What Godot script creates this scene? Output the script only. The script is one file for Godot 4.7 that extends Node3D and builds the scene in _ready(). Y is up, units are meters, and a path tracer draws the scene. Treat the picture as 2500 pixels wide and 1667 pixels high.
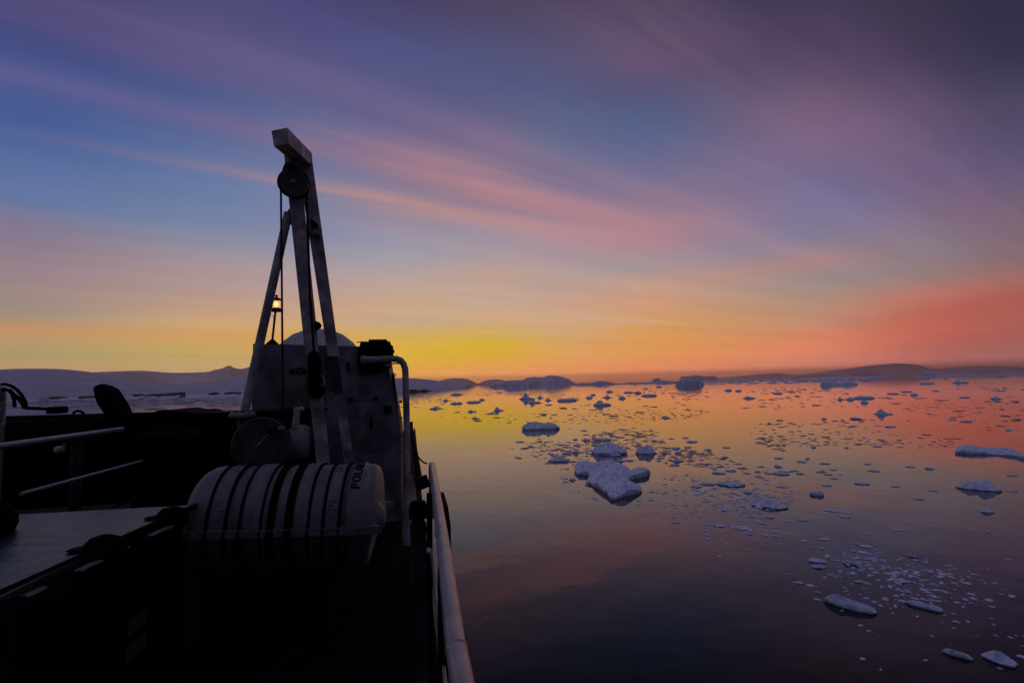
extends Node3D

# A ship's after deck at dusk among drifting ice. Metres, y up, sea level at y = 0; the ship lies along -z.
var M := {}
var taken := {}
var field := FastNoiseLite.new()
const HAZE := 0.00012

# ---------------------------------------------------------------- shapes
func begin() -> SurfaceTool:
	var st := SurfaceTool.new()
	st.begin(Mesh.PRIMITIVE_TRIANGLES)
	return st

func tri(st: SurfaceTool, a: Vector3, b: Vector3, c: Vector3, out: Vector3) -> void:
	if (c - a).cross(b - a).dot(out) < 0.0:
		var t := b
		b = c
		c = t
	for v in [a, b, c]:
		st.set_uv(Vector2(v.x, v.z))
		st.add_vertex(v)

func quad(st: SurfaceTool, a: Vector3, b: Vector3, c: Vector3, d: Vector3, out: Vector3) -> void:
	tri(st, a, b, c, out)
	tri(st, a, c, d, out)

func solid8(st: SurfaceTool, p: Array) -> void:
	# p: four corners of one end in order, then the matching four of the other end
	st.set_smooth_group(-1)
	var m := Vector3.ZERO
	for v in p:
		m += v / 8.0
	for f in [[0, 1, 2, 3], [4, 5, 6, 7], [0, 1, 5, 4], [1, 2, 6, 5], [2, 3, 7, 6], [3, 0, 4, 7]]:
		var c: Vector3 = (p[f[0]] + p[f[1]] + p[f[2]] + p[f[3]]) / 4.0
		quad(st, p[f[0]], p[f[1]], p[f[2]], p[f[3]], c - m)

func block(st: SurfaceTool, xf: Transform3D, size: Vector3, bev := 0.006) -> void:
	st.set_smooth_group(-1)
	var h := size / 2.0
	bev = minf(bev, minf(h.x, minf(h.y, h.z)) * 0.9)
	var g := {}
	for sx in [-1, 1]:
		for sy in [-1, 1]:
			for sz in [-1, 1]:
				g[Vector3i(sx, sy, sz)] = [
					xf * Vector3(sx * h.x, sy * (h.y - bev), sz * (h.z - bev)),
					xf * Vector3(sx * (h.x - bev), sy * h.y, sz * (h.z - bev)),
					xf * Vector3(sx * (h.x - bev), sy * (h.y - bev), sz * h.z)]
	for ax in 3:
		var u := (ax + 1) % 3
		var w := (ax + 2) % 3
		for s in [-1, 1]:
			var k := []
			for q in [[-1, -1], [1, -1], [1, 1], [-1, 1]]:
				var v := Vector3i.ZERO
				v[ax] = s
				v[u] = q[0]
				v[w] = q[1]
				k.append(g[v][ax])
			var out := Vector3.ZERO
			out[ax] = s
			quad(st, k[0], k[1], k[2], k[3], xf.basis * out)
		for a in [-1, 1]:
			for b in [-1, 1]:
				var v0 := Vector3i.ZERO
				v0[u] = a
				v0[w] = b
				v0[ax] = -1
				var v1 := v0
				v1[ax] = 1
				var out2 := Vector3.ZERO
				out2[u] = a
				out2[w] = b
				quad(st, g[v0][u], g[v1][u], g[v1][w], g[v0][w], xf.basis * out2)
	for c in g:
		tri(st, g[c][0], g[c][1], g[c][2], xf.basis * Vector3(c))

func box(st: SurfaceTool, c: Vector3, size: Vector3, bev := 0.006, turn := 0.0) -> void:
	block(st, Transform3D(Basis(Vector3.UP, turn), c), size, bev)

func beam(st: SurfaceTool, a: Vector3, b: Vector3, w: float, h: float, bev := 0.006, up := Vector3.UP) -> void:
	var z := (b - a).normalized()
	if absf(z.dot(up)) > 0.98:
		up = Vector3.BACK
	var x := up.cross(z).normalized()
	block(st, Transform3D(Basis(x, z.cross(x), z), (a + b) / 2.0), Vector3(w, h, a.distance_to(b)), bev)

func tube(st: SurfaceTool, pts: Array, r, seg := 12, caps := true) -> void:
	var rings := []
	var n := pts.size()
	var side := Vector3.ZERO
	for i in n:
		var t: Vector3 = (pts[mini(i + 1, n - 1)] - pts[maxi(i - 1, 0)]).normalized()
		if side == Vector3.ZERO:
			side = t.cross(Vector3.UP if absf(t.y) < 0.9 else Vector3.RIGHT).normalized()
		side = (side - t * side.dot(t)).normalized()
		var o := t.cross(side)
		var rr: float = r[i] if r is Array else r
		var ring := []
		for k in seg:
			var a := TAU * k / seg
			ring.append(pts[i] + (side * cos(a) + o * sin(a)) * rr)
		rings.append(ring)
	st.set_smooth_group(0)
	for i in n - 1:
		for k in seg:
			var k2 := (k + 1) % seg
			var mid: Vector3 = (rings[i][k] + rings[i][k2] + rings[i + 1][k] + rings[i + 1][k2]) / 4.0
			quad(st, rings[i][k], rings[i][k2], rings[i + 1][k2], rings[i + 1][k], mid - (pts[i] + pts[i + 1]) / 2.0)
	if caps:
		st.set_smooth_group(-1)
		for e in [[0, 1], [n - 1, n - 2]]:
			var out: Vector3 = pts[e[0]] - pts[e[1]]
			for k in range(1, seg - 1):
				tri(st, rings[e[0]][0], rings[e[0]][k], rings[e[0]][k + 1], out)

func lathe(st: SurfaceTool, at: Vector3, axis: Vector3, prof: Array, seg := 24, smooth := false) -> void:
	# prof: Vector2(radius, height along the axis)
	axis = axis.normalized()
	var s := axis.cross(Vector3.UP if absf(axis.y) < 0.9 else Vector3.RIGHT).normalized()
	var o := axis.cross(s)
	for i in prof.size() - 1:
		st.set_smooth_group(0 if smooth else i + 1)
		var p: Vector2 = prof[i]
		var q: Vector2 = prof[i + 1]
		for k in seg:
			var a0 := TAU * k / seg
			var a1 := TAU * (k + 1) / seg
			var d0 := s * cos(a0) + o * sin(a0)
			var d1 := s * cos(a1) + o * sin(a1)
			var out := (d0 + d1) * (q.y - p.y) - axis * (q.x - p.x) * 2.0
			if out.length() < 1e-6:
				out = d0
			quad(st, at + d0 * p.x + axis * p.y, at + d1 * p.x + axis * p.y, at + d1 * q.x + axis * q.y, at + d0 * q.x + axis * q.y, out)

func disc(st: SurfaceTool, at: Vector3, axis: Vector3, r: float, thick: float, bev := 0.008, seg := 28) -> void:
	var h := thick / 2.0
	var prof := [Vector2(0, -h), Vector2(r - bev, -h), Vector2(r, -h + bev), Vector2(r, h - bev), Vector2(r - bev, h), Vector2(0, h)]
	lathe(st, at, axis, prof, seg)

func ball(st: SurfaceTool, c: Vector3, r: Vector3, seg := 16, rings := 10, from := -PI / 2, wob := 0.0) -> void:
	st.set_smooth_group(0)
	var p := func(i: int, k: int) -> Vector3:
		var a := lerpf(from, PI / 2, float(i) / rings)
		var b := TAU * (k % seg) / seg
		var v := Vector3(cos(a) * cos(b), sin(a), cos(a) * sin(b))
		return c + v * r * (1.0 + wob * field.get_noise_3dv(v * 60.0 + c * 7.0))
	for i in rings:
		for k in seg:
			var a: Vector3 = p.call(i, k)
			var b: Vector3 = p.call(i, k + 1)
			var e: Vector3 = p.call(i + 1, k + 1)
			var f: Vector3 = p.call(i + 1, k)
			quad(st, a, b, e, f, (a + e) / 2.0 - c)

func prism(st: SurfaceTool, poly: Array, depth: Vector3) -> void:
	# poly: a flat outline of Vector3; depth: the way to the other face
	st.set_smooth_group(-1)
	var nn := Vector3.ZERO
	var mid := Vector3.ZERO
	for i in poly.size():
		nn += poly[i].cross(poly[(i + 1) % poly.size()])
		mid += poly[i] / poly.size()
	nn = nn.normalized()
	var ux: Vector3 = (poly[1] - poly[0]).normalized()
	var uy := nn.cross(ux)
	var flat := PackedVector2Array()
	for v in poly:
		flat.append(Vector2((v - mid).dot(ux), (v - mid).dot(uy)))
	var idx := Geometry2D.triangulate_polygon(flat)
	for i in range(0, idx.size(), 3):
		tri(st, poly[idx[i]], poly[idx[i + 1]], poly[idx[i + 2]], -depth)
		tri(st, poly[idx[i]] + depth, poly[idx[i + 1]] + depth, poly[idx[i + 2]] + depth, depth)
	var turn := 0.0
	for i in flat.size():
		turn += flat[i].cross(flat[(i + 1) % flat.size()])
	for i in poly.size():
		var a: Vector3 = poly[i]
		var b: Vector3 = poly[(i + 1) % poly.size()]
		var e := flat[(i + 1) % flat.size()] - flat[i]
		var o2 := Vector2(e.y, -e.x) * signf(turn)
		quad(st, a, b, b + depth, a + depth, ux * o2.x + uy * o2.y)

# ---------------------------------------------------------------- things and parts
func numbered(called: String) -> String:
	var n: int = taken.get(called, 0)
	taken[called] = n + 1
	return called if n == 0 else "%s_%03d" % [called, n]

func part(called: String, st: SurfaceTool, m: Material, parent: Node3D) -> MeshInstance3D:
	st.generate_normals()
	var o := MeshInstance3D.new()
	o.mesh = st.commit()
	o.material_override = m
	o.name = called
	var n := 0
	while parent.has_node(NodePath(String(o.name))):
		n += 1
		o.name = "%s_%03d" % [called, n]
	parent.add_child(o, true)
	return o

func meta(o: Node3D, label: String, category: String, group := "") -> Node3D:
	o.set_meta("label", label)
	o.set_meta("category", category)
	if group:
		o.set_meta("group", group)
	return o

func thing(called: String, label: String, category: String, group := "") -> Node3D:
	var o := Node3D.new()
	o.name = numbered(called)
	add_child(o, true)
	return meta(o, label, category, group)

func single(called: String, st: SurfaceTool, m: Material, label: String, category: String, group := "") -> MeshInstance3D:
	var o := part(numbered(called), st, m, self)
	meta(o, label, category, group)
	return o

func struct(called: String, st: SurfaceTool, m: Material, label: String, category: String) -> MeshInstance3D:
	var o := single(called, st, m, label, category)
	o.set_meta("kind", "structure")
	return o

# ---------------------------------------------------------------- materials
func noise_tex(freq: float, octaves: int, lo: float, hi: float, sd: int, size := 256) -> NoiseTexture2D:
	var n := FastNoiseLite.new()
	n.seed = sd
	n.noise_type = FastNoiseLite.TYPE_SIMPLEX_SMOOTH
	n.frequency = freq
	n.fractal_octaves = octaves
	var t := NoiseTexture2D.new()
	t.width = size
	t.height = size
	t.seamless = true
	t.noise = n
	var g := Gradient.new()
	g.set_color(0, Color(lo, lo, lo))
	g.set_color(1, Color(hi, hi, hi))
	t.color_ramp = g
	return t

func mat(called: String, linear: Color, rough: float, tex: Texture2D = null, per_metre := 1.0, bump: Texture2D = null, cm := 0.1, spec := 0.5, metal := 0.0) -> StandardMaterial3D:
	var m := StandardMaterial3D.new()
	m.resource_name = called
	m.albedo_color = linear.linear_to_srgb()
	m.roughness = rough
	m.metallic = metal
	m.metallic_specular = spec
	m.uv1_triplanar = true
	m.uv1_world_triplanar = true
	m.uv1_scale = Vector3.ONE * per_metre
	if tex:
		m.albedo_texture = tex
	if bump:
		m.heightmap_enabled = true
		m.heightmap_texture = bump
		m.heightmap_scale = cm
	M[called] = m
	return m

func materials() -> void:
	var mottle := noise_tex(0.02, 4, 0.72, 1.0, 3)
	var grime := noise_tex(0.012, 5, 0.45, 1.0, 5)
	var speck := noise_tex(0.09, 3, 0.0, 1.0, 7)
	var soft := noise_tex(0.015, 4, 0.0, 1.0, 9)
	mat("crane_paint", Color(0.52, 0.50, 0.50), 0.65, grime, 1.3, speck, 0.2)
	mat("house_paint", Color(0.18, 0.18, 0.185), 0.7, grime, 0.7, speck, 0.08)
	mat("rail_steel", Color(0.42, 0.42, 0.43), 0.40, mottle, 1.3, speck, 0.02, 0.5, 0.35)
	mat("worn_print", Color(0.06, 0.06, 0.06), 0.8)
	mat("fibreglass", Color(0.17, 0.17, 0.175), 0.5, mottle, 2.0, speck, 0.05)
	mat("dome_white", Color(0.45, 0.45, 0.45), 0.5, mottle, 1.0)
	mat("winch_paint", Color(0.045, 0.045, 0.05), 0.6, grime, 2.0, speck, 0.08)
	mat("bare_steel", Color(0.30, 0.30, 0.31), 0.5, grime, 3.0, speck, 0.08, 0.5, 0.4)
	mat("black_rubber", Color(0.008, 0.008, 0.008), 0.85, grime, 2.0, speck, 0.1, 0.12)
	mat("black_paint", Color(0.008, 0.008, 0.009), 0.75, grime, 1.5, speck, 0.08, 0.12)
	mat("black_print", Color(0.006, 0.006, 0.006), 0.8, null, 1.0, null, 0.0, 0.15)
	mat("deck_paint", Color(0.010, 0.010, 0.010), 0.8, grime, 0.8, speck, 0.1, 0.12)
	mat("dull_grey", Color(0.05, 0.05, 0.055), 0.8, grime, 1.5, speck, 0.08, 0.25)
	mat("sticker", Color(0.05, 0.05, 0.05), 0.6, mottle, 3.0)
	mat("wet_lid", Color(0.035, 0.038, 0.038), 0.34, noise_tex(0.035, 5, 0.25, 1.0, 29), 1.6, soft, 0.5, 0.4)
	mat("rope", Color(0.02, 0.02, 0.02), 0.9, mottle, 4.0, speck, 0.1, 0.2)
	mat("pale_tone", Color(0.5, 0.47, 0.42), 0.5, grime, 4.0)
	var blue_ice := noise_tex(0.018, 5, 0.0, 1.0, 11)
	blue_ice.color_ramp.offsets = PackedFloat32Array([0.25, 0.5, 0.8])
	blue_ice.color_ramp.colors = PackedColorArray([Color(0.66, 0.78, 0.88), Color(0.9, 0.93, 0.96), Color(1, 1, 1)])
	var ice := mat("ice", Color(0.80, 0.83, 0.87), 0.6, blue_ice, 0.5, noise_tex(0.03, 5, 0.0, 1.0, 13), 4.0, 0.35)
	ice.subsurf_scatter_enabled = false
	mat("wet_shaded_ice", Color(0.30, 0.33, 0.37), 0.45, noise_tex(0.03, 4, 0.7, 1.0, 25), 0.5, null, 0.0, 0.4)  # wet slush tone, with the dark shaded sides of the scraps in the colour
	mat("berg_ice", Color(0.62, 0.67, 0.74), 0.7, noise_tex(0.02, 5, 0.75, 1.0, 15), 0.03, noise_tex(0.02, 5, 0.0, 1.0, 17), 25.0, 0.3)
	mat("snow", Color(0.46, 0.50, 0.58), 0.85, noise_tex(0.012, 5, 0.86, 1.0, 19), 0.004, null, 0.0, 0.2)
	mat("rock", Color(0.03, 0.03, 0.033), 0.9, mottle, 0.05, null, 0.0, 0.2)
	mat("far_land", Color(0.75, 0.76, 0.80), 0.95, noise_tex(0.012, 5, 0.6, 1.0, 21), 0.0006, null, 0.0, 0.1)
	var sea := mat("sea", Color(0.0005, 0.0006, 0.0008), 0.02, null, 0.045, noise_tex(0.010, 4, 0.0, 1.0, 23, 512), 1.1, 0.5, 1.0)
	sea.uv1_scale = Vector3(0.045, 0.045, 0.045)

# ---------------------------------------------------------------- sky
func columns() -> Array:
	return [
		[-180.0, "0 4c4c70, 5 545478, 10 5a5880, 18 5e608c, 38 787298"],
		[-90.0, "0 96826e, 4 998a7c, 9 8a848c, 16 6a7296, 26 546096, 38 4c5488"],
		[-50.0, "0 a5846a, 3.5 a09066, 5 ac8c64, 8 968476, 13 7a7890, 18 506ea0, 26 42548e, 38 40447c"],
		[-33.0, "0 aa8769, 2.2 af9164, 3.5 a59664, 4.5 b49669, 5.4 be9164, 6.6 968c7d, 8.6 9b8782, 11.6 8c7d8c, 14 7d7891, 15.6 5f78a5, 18.5 556ea5, 21 3e5c9b, 26 445596, 30 44447d, 38 40427a"],
		[-22.0, "0 aa826e, 2.5 b99b64, 3.8 b9a55f, 5.2 cd9b5a, 6.1 c8a56e, 7.3 c3a07d, 9.6 af968c, 11.8 a59191, 14.2 878ca0, 16.4 6e82a5, 19.2 5f78a5, 22 5a6ea0, 26.5 485f9b, 29 5a5a91, 31 58558c, 38 504c80"],
		[-12.0, "0 b47f62, 2 c49a62, 4 cba55c, 5.4 d0a456, 6.6 cda872, 8 c8a482, 10 b89c94, 12.5 a89a9c, 15 868fa6, 19 6a7fa8, 23 6a76a2, 27 5c6a9c, 31 5e5e92, 35 524f88, 38 4a4880"],
		[-2.0, "0 d78746, 1.8 d7a03c, 3.2 d4ae32, 4.6 d6ae46, 6 ccaa68, 7 c0aa88, 7.9 c8a684, 9.2 c8a582, 10.6 bea591, 13.3 a5a0a5, 16 9696aa, 19 8c8296, 24.8 827396, 27 736996, 29.5 626496, 34 525891, 38 4b4673"],
		[9.0, "0 e1825a, 1.5 dc9650, 2.6 d6a032, 4.2 d2b020, 6 ccac62, 7.6 cca884, 9.3 c3aa91, 12 bea08c, 14.7 a59ba0, 16.6 9691a0, 20 8c7891, 24.6 8c7391, 27.5 736991, 31 585f91, 34.3 555887, 38 504669"],
		[17.0, "0 da7c58, 1.6 dd9254, 3 d89c58, 4.4 d2a262, 6 cca67c, 7.6 cca684, 9.3 c5a08a, 12 b09e96, 14.5 a8949c, 17 a28898, 20 8c7694, 23 786f92, 27 626c94, 31 56608e, 34 585682, 38 4c4464"],
		[27.0, "0 d2785f, 1.7 dc8755, 3 dc964b, 5.8 d49c58, 8.5 cf9c7a, 10.4 c39b82, 12.5 9b969b, 14.5 a58791, 16.3 aa828c, 19 8c7691, 21.4 736e91, 24.8 5c6996, 27.3 526491, 30 555582, 32 645278, 34 5c4e73, 38 48415f"],
		[43.0, "0 be7369, 1.2 c87864, 2.6 d97f5e, 4 ce8062, 5 be8c6e, 7.4 aa8c78, 9 968c87, 10.9 a58282, 13.2 827d96, 15.6 78769b, 19 736991, 22.2 7d668c, 25.4 735c7d, 29.5 554669, 38 37324b"],
		[51.0, "0 965a5a, 1.5 aa5f5a, 2.4 b05c50, 3.7 bc6050, 5.2 b66050, 6.7 be7364, 8.4 967d78, 10.6 877d87, 13.8 7d6e87, 17 695f87, 20 69587d, 23 5f4e70, 26.6 483c5a, 38 322f46"],
		[57.0, "0 825555, 1.3 915f5a, 2.8 9c5850, 4.4 a65c50, 5.8 a25850, 7.3 9b695f, 9.4 82696e, 12.5 736473, 15.3 5f5578, 18 554b6e, 21 46415f, 24.5 30304c, 38 2a2c44"],
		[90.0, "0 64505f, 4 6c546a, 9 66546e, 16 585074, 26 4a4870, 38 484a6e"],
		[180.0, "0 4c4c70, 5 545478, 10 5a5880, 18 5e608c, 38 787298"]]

func make_sky() -> ImageTexture:
	var grads := []
	for c in columns():
		var g := Gradient.new()
		var offs := PackedFloat32Array()
		var cols := PackedColorArray()
		for s in String(c[1]).split(", "):
			var kv := s.split(" ")
			offs.append(sqrt(float(kv[0]) / 90.0))
			cols.append(Color.html(kv[1]))
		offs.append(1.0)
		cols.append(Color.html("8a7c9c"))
		g.offsets = offs
		g.colors = cols
		grads.append([c[0], g])
	var wide := 180
	var rows := 512
	var low := Image.create(wide, rows, false, Image.FORMAT_RGBF)
	for y in rows:
		var el := 90.0 * (1.0 - (y + 0.5) / rows)
		var o := sqrt(el / 90.0)
		var line := []
		for x in wide:
			var az := -180.0 + 360.0 * (x + 0.5) / wide
			var k := 0
			while k < grads.size() - 2 and az > grads[k + 1][0]:
				k += 1
			var t: float = (az - grads[k][0]) / (grads[k + 1][0] - grads[k][0])
			line.append((grads[k][1] as Gradient).sample(o).lerp((grads[k + 1][1] as Gradient).sample(o), t))
		for x in wide:
			var a: Color = line[(x + wide - 1) % wide]
			var b: Color = line[x]
			var c: Color = line[(x + 1) % wide]
			low.set_pixel(x, y, a * 0.3 + b * 0.4 + c * 0.3)
	var W := 2048
	low.resize(W, rows, Image.INTERPOLATE_CUBIC)
	var out := Image.create(W, 1024, false, Image.FORMAT_RGBF)
	out.fill(Color(0.02, 0.02, 0.03))
	var n := FastNoiseLite.new()
	n.seed = 41
	n.frequency = 1.0
	n.fractal_octaves = 4
	var street := deg_to_rad(66.8)
	for y in rows:
		var el := PI / 2 * (1.0 - (y + 0.5) / rows)
		var cot := 1.0 / tan(el)
		for x in W:
			var az := TAU * (x + 0.5) / W
			var c := low.get_pixel((x + W / 2) % W, y)
			var u := cot * cos(az - street)
			var v := -cot * sin(az - street)
			if el < 1.2 and el > 0.004:
				# long cirrus streets: straight lines on a high sheet that meet on the horizon, combed into fibres
				var av := absf(v) + 0.15
				var lv := log(av)
				var f := n.get_noise_2d(u / av * 0.5 + 3.0, lv * 4.5)
				var fib := n.get_noise_2d(u / av * 1.1 + 11.0 + f, lv * 10.0 + f * 0.8)
				var wob := n.get_noise_2d(u * 0.35 - 9.0, 2.0 + v * 0.2) * 0.10 + f * 0.05
				var w := v + wob
				if v > 0.0 and u > -2.5:
					var comb := clampf(1.0 + 0.38 * fib + 0.35 * f, 0.4, 1.5)
					var a := exp(-pow((w - 2.13 - 0.012 * u - 0.027 * u * u) / (0.12 + 0.035 * maxf(u, 0.0)), 2.0)) * (0.42 + 0.22 * smoothstep(-0.4, 1.0, u)) * (1.0 - smoothstep(1.5, 4.0, u)) * comb
					c = c.lerp(Color8(116, 98, 150).lerp(Color8(186, 128, 134), smoothstep(-0.3, 1.3, u)), clampf(a, 0.0, 1.0))
					a = exp(-pow((w - 2.62) / (0.06 + 0.03 * maxf(u, 0.0)), 2.0)) * smoothstep(-1.2, 0.4, u) * 0.62 * (1.0 - smoothstep(1.2, 3.4, u)) * comb
					c = c.lerp(Color8(132, 116, 152).lerp(Color8(202, 142, 128), smoothstep(-0.2, 1.0, u)), clampf(a, 0.0, 1.0))
					# a thin veil between and below the two streets
					a = smoothstep(1.5, 2.0, v) * (1.0 - smoothstep(2.7, 3.6, v)) * smoothstep(0.0, 1.2, u) * (1.0 - smoothstep(3.0, 6.0, u)) * clampf(0.14 + 0.3 * fib + 0.3 * f, 0.0, 0.35)
					c = c.lerp(Color8(184, 134, 138), a)
					a = exp(-pow((w - 1.68) / 0.15, 2.0)) * 0.34 * (1.0 - smoothstep(0.3, 1.6, u)) * comb
					c = c.lerp(Color8(118, 98, 148), clampf(a, 0.0, 1.0))
					a = exp(-pow((w - 0.9) / 0.20, 2.0)) * 0.34 * smoothstep(0.2, 1.2, u) * (1.0 - smoothstep(4.0, 7.0, u)) * comb
					c = c.lerp(Color8(130, 98, 124), clampf(a, 0.0, 1.0))
					a = exp(-pow((w - 5.95) / 0.22, 2.0)) * 0.4 * smoothstep(4.6, 5.8, u) * (1.0 - smoothstep(6.8, 8.2, u)) * comb
					c = c.lerp(Color8(190, 182, 164), clampf(a, 0.0, 1.0))
				c = c * (1.0 + 0.018 * fib + 0.03 * f)
			c = c * (1.0 - 0.07 * smoothstep(0.35, 0.55, el))
			var thick := HAZE * minf(14000.0, 265.0 / sin(el))  # the glow that reaches the air near the ground, before that air dims it
			c = c.lerp(Color(c.get_luminance(), c.get_luminance(), c.get_luminance()), 0.09 * smoothstep(0.08, 0.2, el))
			c.g *= 1.0 - 0.02 * smoothstep(0.03, 0.08, el) * (1.0 - smoothstep(0.25, 0.36, el)) * smoothstep(-0.9, 0.3, cos(az - 0.4))
			out.set_pixel(x, y, c.srgb_to_linear() * exp(0.6 * thick))
	return ImageTexture.create_from_image(out)

# ---------------------------------------------------------------- ice
func floe_mesh(lx: float, lz: float, h: float, style: String, sd: int, seg := 24) -> SurfaceTool:
	# f flat, d domed, p jagged, t two humps, l bar; the rim stands a little proud of the water and is undercut
	var st := begin()
	var ts := [0.0, 0.12, 0.25, 0.38, 0.5, 0.61, 0.71, 0.8, 0.88, 0.95, 1.0]
	if seg < 16:
		ts = [0.0, 0.4, 0.74, 0.94, 1.0]
	var lump: float = {"f": 0.35, "d": 0.35, "p": 0.9, "t": 0.3, "l": 0.3}[style]
	var corner: float = {"f": 2.4, "d": 2.2, "p": 2.0, "t": 2.2, "l": 3.2}[style]
	var nz := func(p: float, q: float) -> float: return field.get_noise_3d(p * 40.0, q * 40.0, sd * 37.0) * 1.6
	var rows := []
	var wide := 0.01
	var deep := 0.01
	for k in seg:
		var qx := cos(TAU * k / seg)
		var qz := sin(TAU * k / seg)
		var q: float = pow(pow(absf(qx), corner) + pow(absf(qz), corner), -1.0 / corner) * (1.0 + 0.26 * nz.call(qx * 1.3, qz * 1.3) + 0.14 * nz.call(qx * 3.6 + 5.0, qz * 3.6))
		wide = maxf(wide, absf(qx) * q)
		deep = maxf(deep, absf(qz) * q)
	for i in ts.size() + 2:
		var row := []
		for k in seg:
			var an := TAU * k / seg
			var cx := cos(an)
			var cz := sin(an)
			var rad := pow(pow(absf(cx), corner) + pow(absf(cz), corner), -1.0 / corner)
			rad *= 1.0 + 0.26 * nz.call(cx * 1.3, cz * 1.3) + 0.14 * nz.call(cx * 3.6 + 5.0, cz * 3.6) + 0.05 * nz.call(cx * 9.0 - 3.0, cz * 9.0)
			var t: float = ts[i] if i < ts.size() else (0.94 if i == ts.size() else 0.8)
			var px: float = cx * rad * t / wide
			var pz: float = cz * rad * t / deep
			var y: float
			if i < ts.size():
				var prof := 1.0 - 0.75 * pow(t, 6.0)
				if style == "d":
					prof = 0.22 + 0.78 * pow(cos(t * PI / 2), 1.1)
				elif style == "p":
					prof = 0.16 + 0.45 * pow(1.0 - t, 1.2) + 0.55 / (1.0 + pow((px + 0.3) / 0.3, 4.0) + pow(pz / 0.5, 4.0)) * (1.0 - t * t)
				elif style == "t":
					prof = 0.12 + (1.0 - pow(t, 3.0)) * (0.30 + 0.70 / (1.0 + pow((px - 0.36) / 0.34, 4.0) + pow(pz / 0.6, 4.0)) + 0.45 / (1.0 + pow((px + 0.45) / 0.34, 4.0) + pow(pz / 0.6, 4.0)))
				y = h * maxf(prof * (1.0 + lump * (0.8 * nz.call(px * 1.7 + 2.0, pz * 1.7 - 4.0) + 0.6 * nz.call(px * 4.5, pz * 4.5 + 9.0)) + 0.28 * nz.call(px * 12.0 + 1.0, pz * 12.0)), 0.08)
			else:
				y = 0.004 if i == ts.size() else -0.12 - 0.3 * h
			row.append(Vector3(px * lx / 2.0, y, pz * lz / 2.0))
		rows.append(row)
	st.set_smooth_group(0)
	for i in rows.size() - 1:
		st.set_smooth_group(-1 if style == "p" else (0 if i < ts.size() - 1 else 1))
		for k in seg:
			var k2 := (k + 1) % seg
			if i == 0:
				tri(st, Vector3(0, rows[0][0].y, 0), rows[1][k], rows[1][k2], Vector3.UP)
				continue
			var m: Vector3 = (rows[i][k] + rows[i][k2] + rows[i + 1][k] + rows[i + 1][k2]) / 4.0
			quad(st, rows[i][k], rows[i][k2], rows[i + 1][k2], rows[i + 1][k], Vector3(m.x / lx, 0.35 if i < ts.size() - 1 else 0.0, m.z / lz))
	return st

func outlined_floe(outline: Array, h: float, rough: float, sd: int) -> SurfaceTool:
	# a snow-covered floe whose rim follows an outline on the water
	var poly := PackedVector2Array()
	for p in outline:
		poly.append(p)
	var fine := []
	for i in outline.size():
		var a: Vector2 = outline[i]
		var b: Vector2 = outline[(i + 1) % outline.size()]
		var pa: Vector2 = outline[(i + outline.size() - 1) % outline.size()]
		var nb: Vector2 = outline[(i + 2) % outline.size()]
		for k in 4:
			fine.append(a.cubic_interpolate(b, pa, nb, k / 4.0))
	var ring := PackedVector2Array(fine)
	for i in ring.size():
		ring[i] += Vector2(field.get_noise_2d(ring[i].x * 160.0, sd), field.get_noise_2d(sd, ring[i].y * 160.0)) * 0.05
	var lo := ring[0]
	var hi := ring[0]
	for p in ring:
		lo = lo.min(p)
		hi = hi.max(p)
	var step := maxf(hi.x - lo.x, hi.y - lo.y) / 56.0
	var pts := PackedVector2Array(ring)
	var y := lo.y + step / 2.0
	while y < hi.y:
		var x := lo.x + step / 2.0
		while x < hi.x:
			var p := Vector2(x, y)
			if Geometry2D.is_point_in_polygon(p, ring) and edge_gap(p, ring) > step * 0.45:
				pts.append(p + Vector2(field.get_noise_2d(x * 900.0, y * 900.0), field.get_noise_2d(y * 900.0, x * 900.0)) * step * 0.3)
			x += step
		y += step
	var top := []
	for i in pts.size():
		var g := 0.0 if i < ring.size() else edge_gap(pts[i], ring)
		var k := 1.0 - exp(-g / 0.16)
		var yy := h * (0.55 + 0.45 * k) * (1.0 + rough * (0.75 * field.get_noise_2d(pts[i].x * 42.0 + sd, pts[i].y * 42.0) + 0.2 * field.get_noise_2d(pts[i].x * 170.0, pts[i].y * 170.0 + sd)))
		top.append(Vector3(pts[i].x, maxf(yy, 0.05), pts[i].y))
	var st := begin()
	st.set_smooth_group(0)
	var idx := Geometry2D.triangulate_delaunay(pts)
	for i in range(0, idx.size(), 3):
		var c := (pts[idx[i]] + pts[idx[i + 1]] + pts[idx[i + 2]]) / 3.0
		if Geometry2D.is_point_in_polygon(c, ring):
			tri(st, top[idx[i]], top[idx[i + 1]], top[idx[i + 2]], Vector3.UP)
	var area := 0.0
	for i in ring.size():
		area += ring[i].cross(ring[(i + 1) % ring.size()])
	for i in ring.size():
		var j := (i + 1) % ring.size()
		var e := ring[j] - ring[i]
		var o := Vector2(e.y, -e.x).normalized() * signf(area)
		var o3 := Vector3(o.x, 0, o.y)
		var pj := ring[(j + 1) % ring.size()] - ring[i]
		var pi := ring[j] - ring[(i + ring.size() - 1) % ring.size()]
		var oi := Vector3(pi.y, 0, -pi.x).normalized() * signf(area)
		var oj := Vector3(pj.y, 0, -pj.x).normalized() * signf(area)
		var a1: Vector3 = top[i] * Vector3(1, 0.45, 1) - oi * 0.02
		var b1: Vector3 = top[j] * Vector3(1, 0.45, 1) - oj * 0.02
		var a2: Vector3 = top[i] * Vector3(1, 0, 1) - oi * 0.10 + Vector3.DOWN * 0.15
		var b2: Vector3 = top[j] * Vector3(1, 0, 1) - oj * 0.10 + Vector3.DOWN * 0.15
		st.set_smooth_group(1)
		quad(st, top[i], top[j], b1, a1, o3)
		quad(st, a1, b1, b2, a2, o3)
	return st

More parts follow.
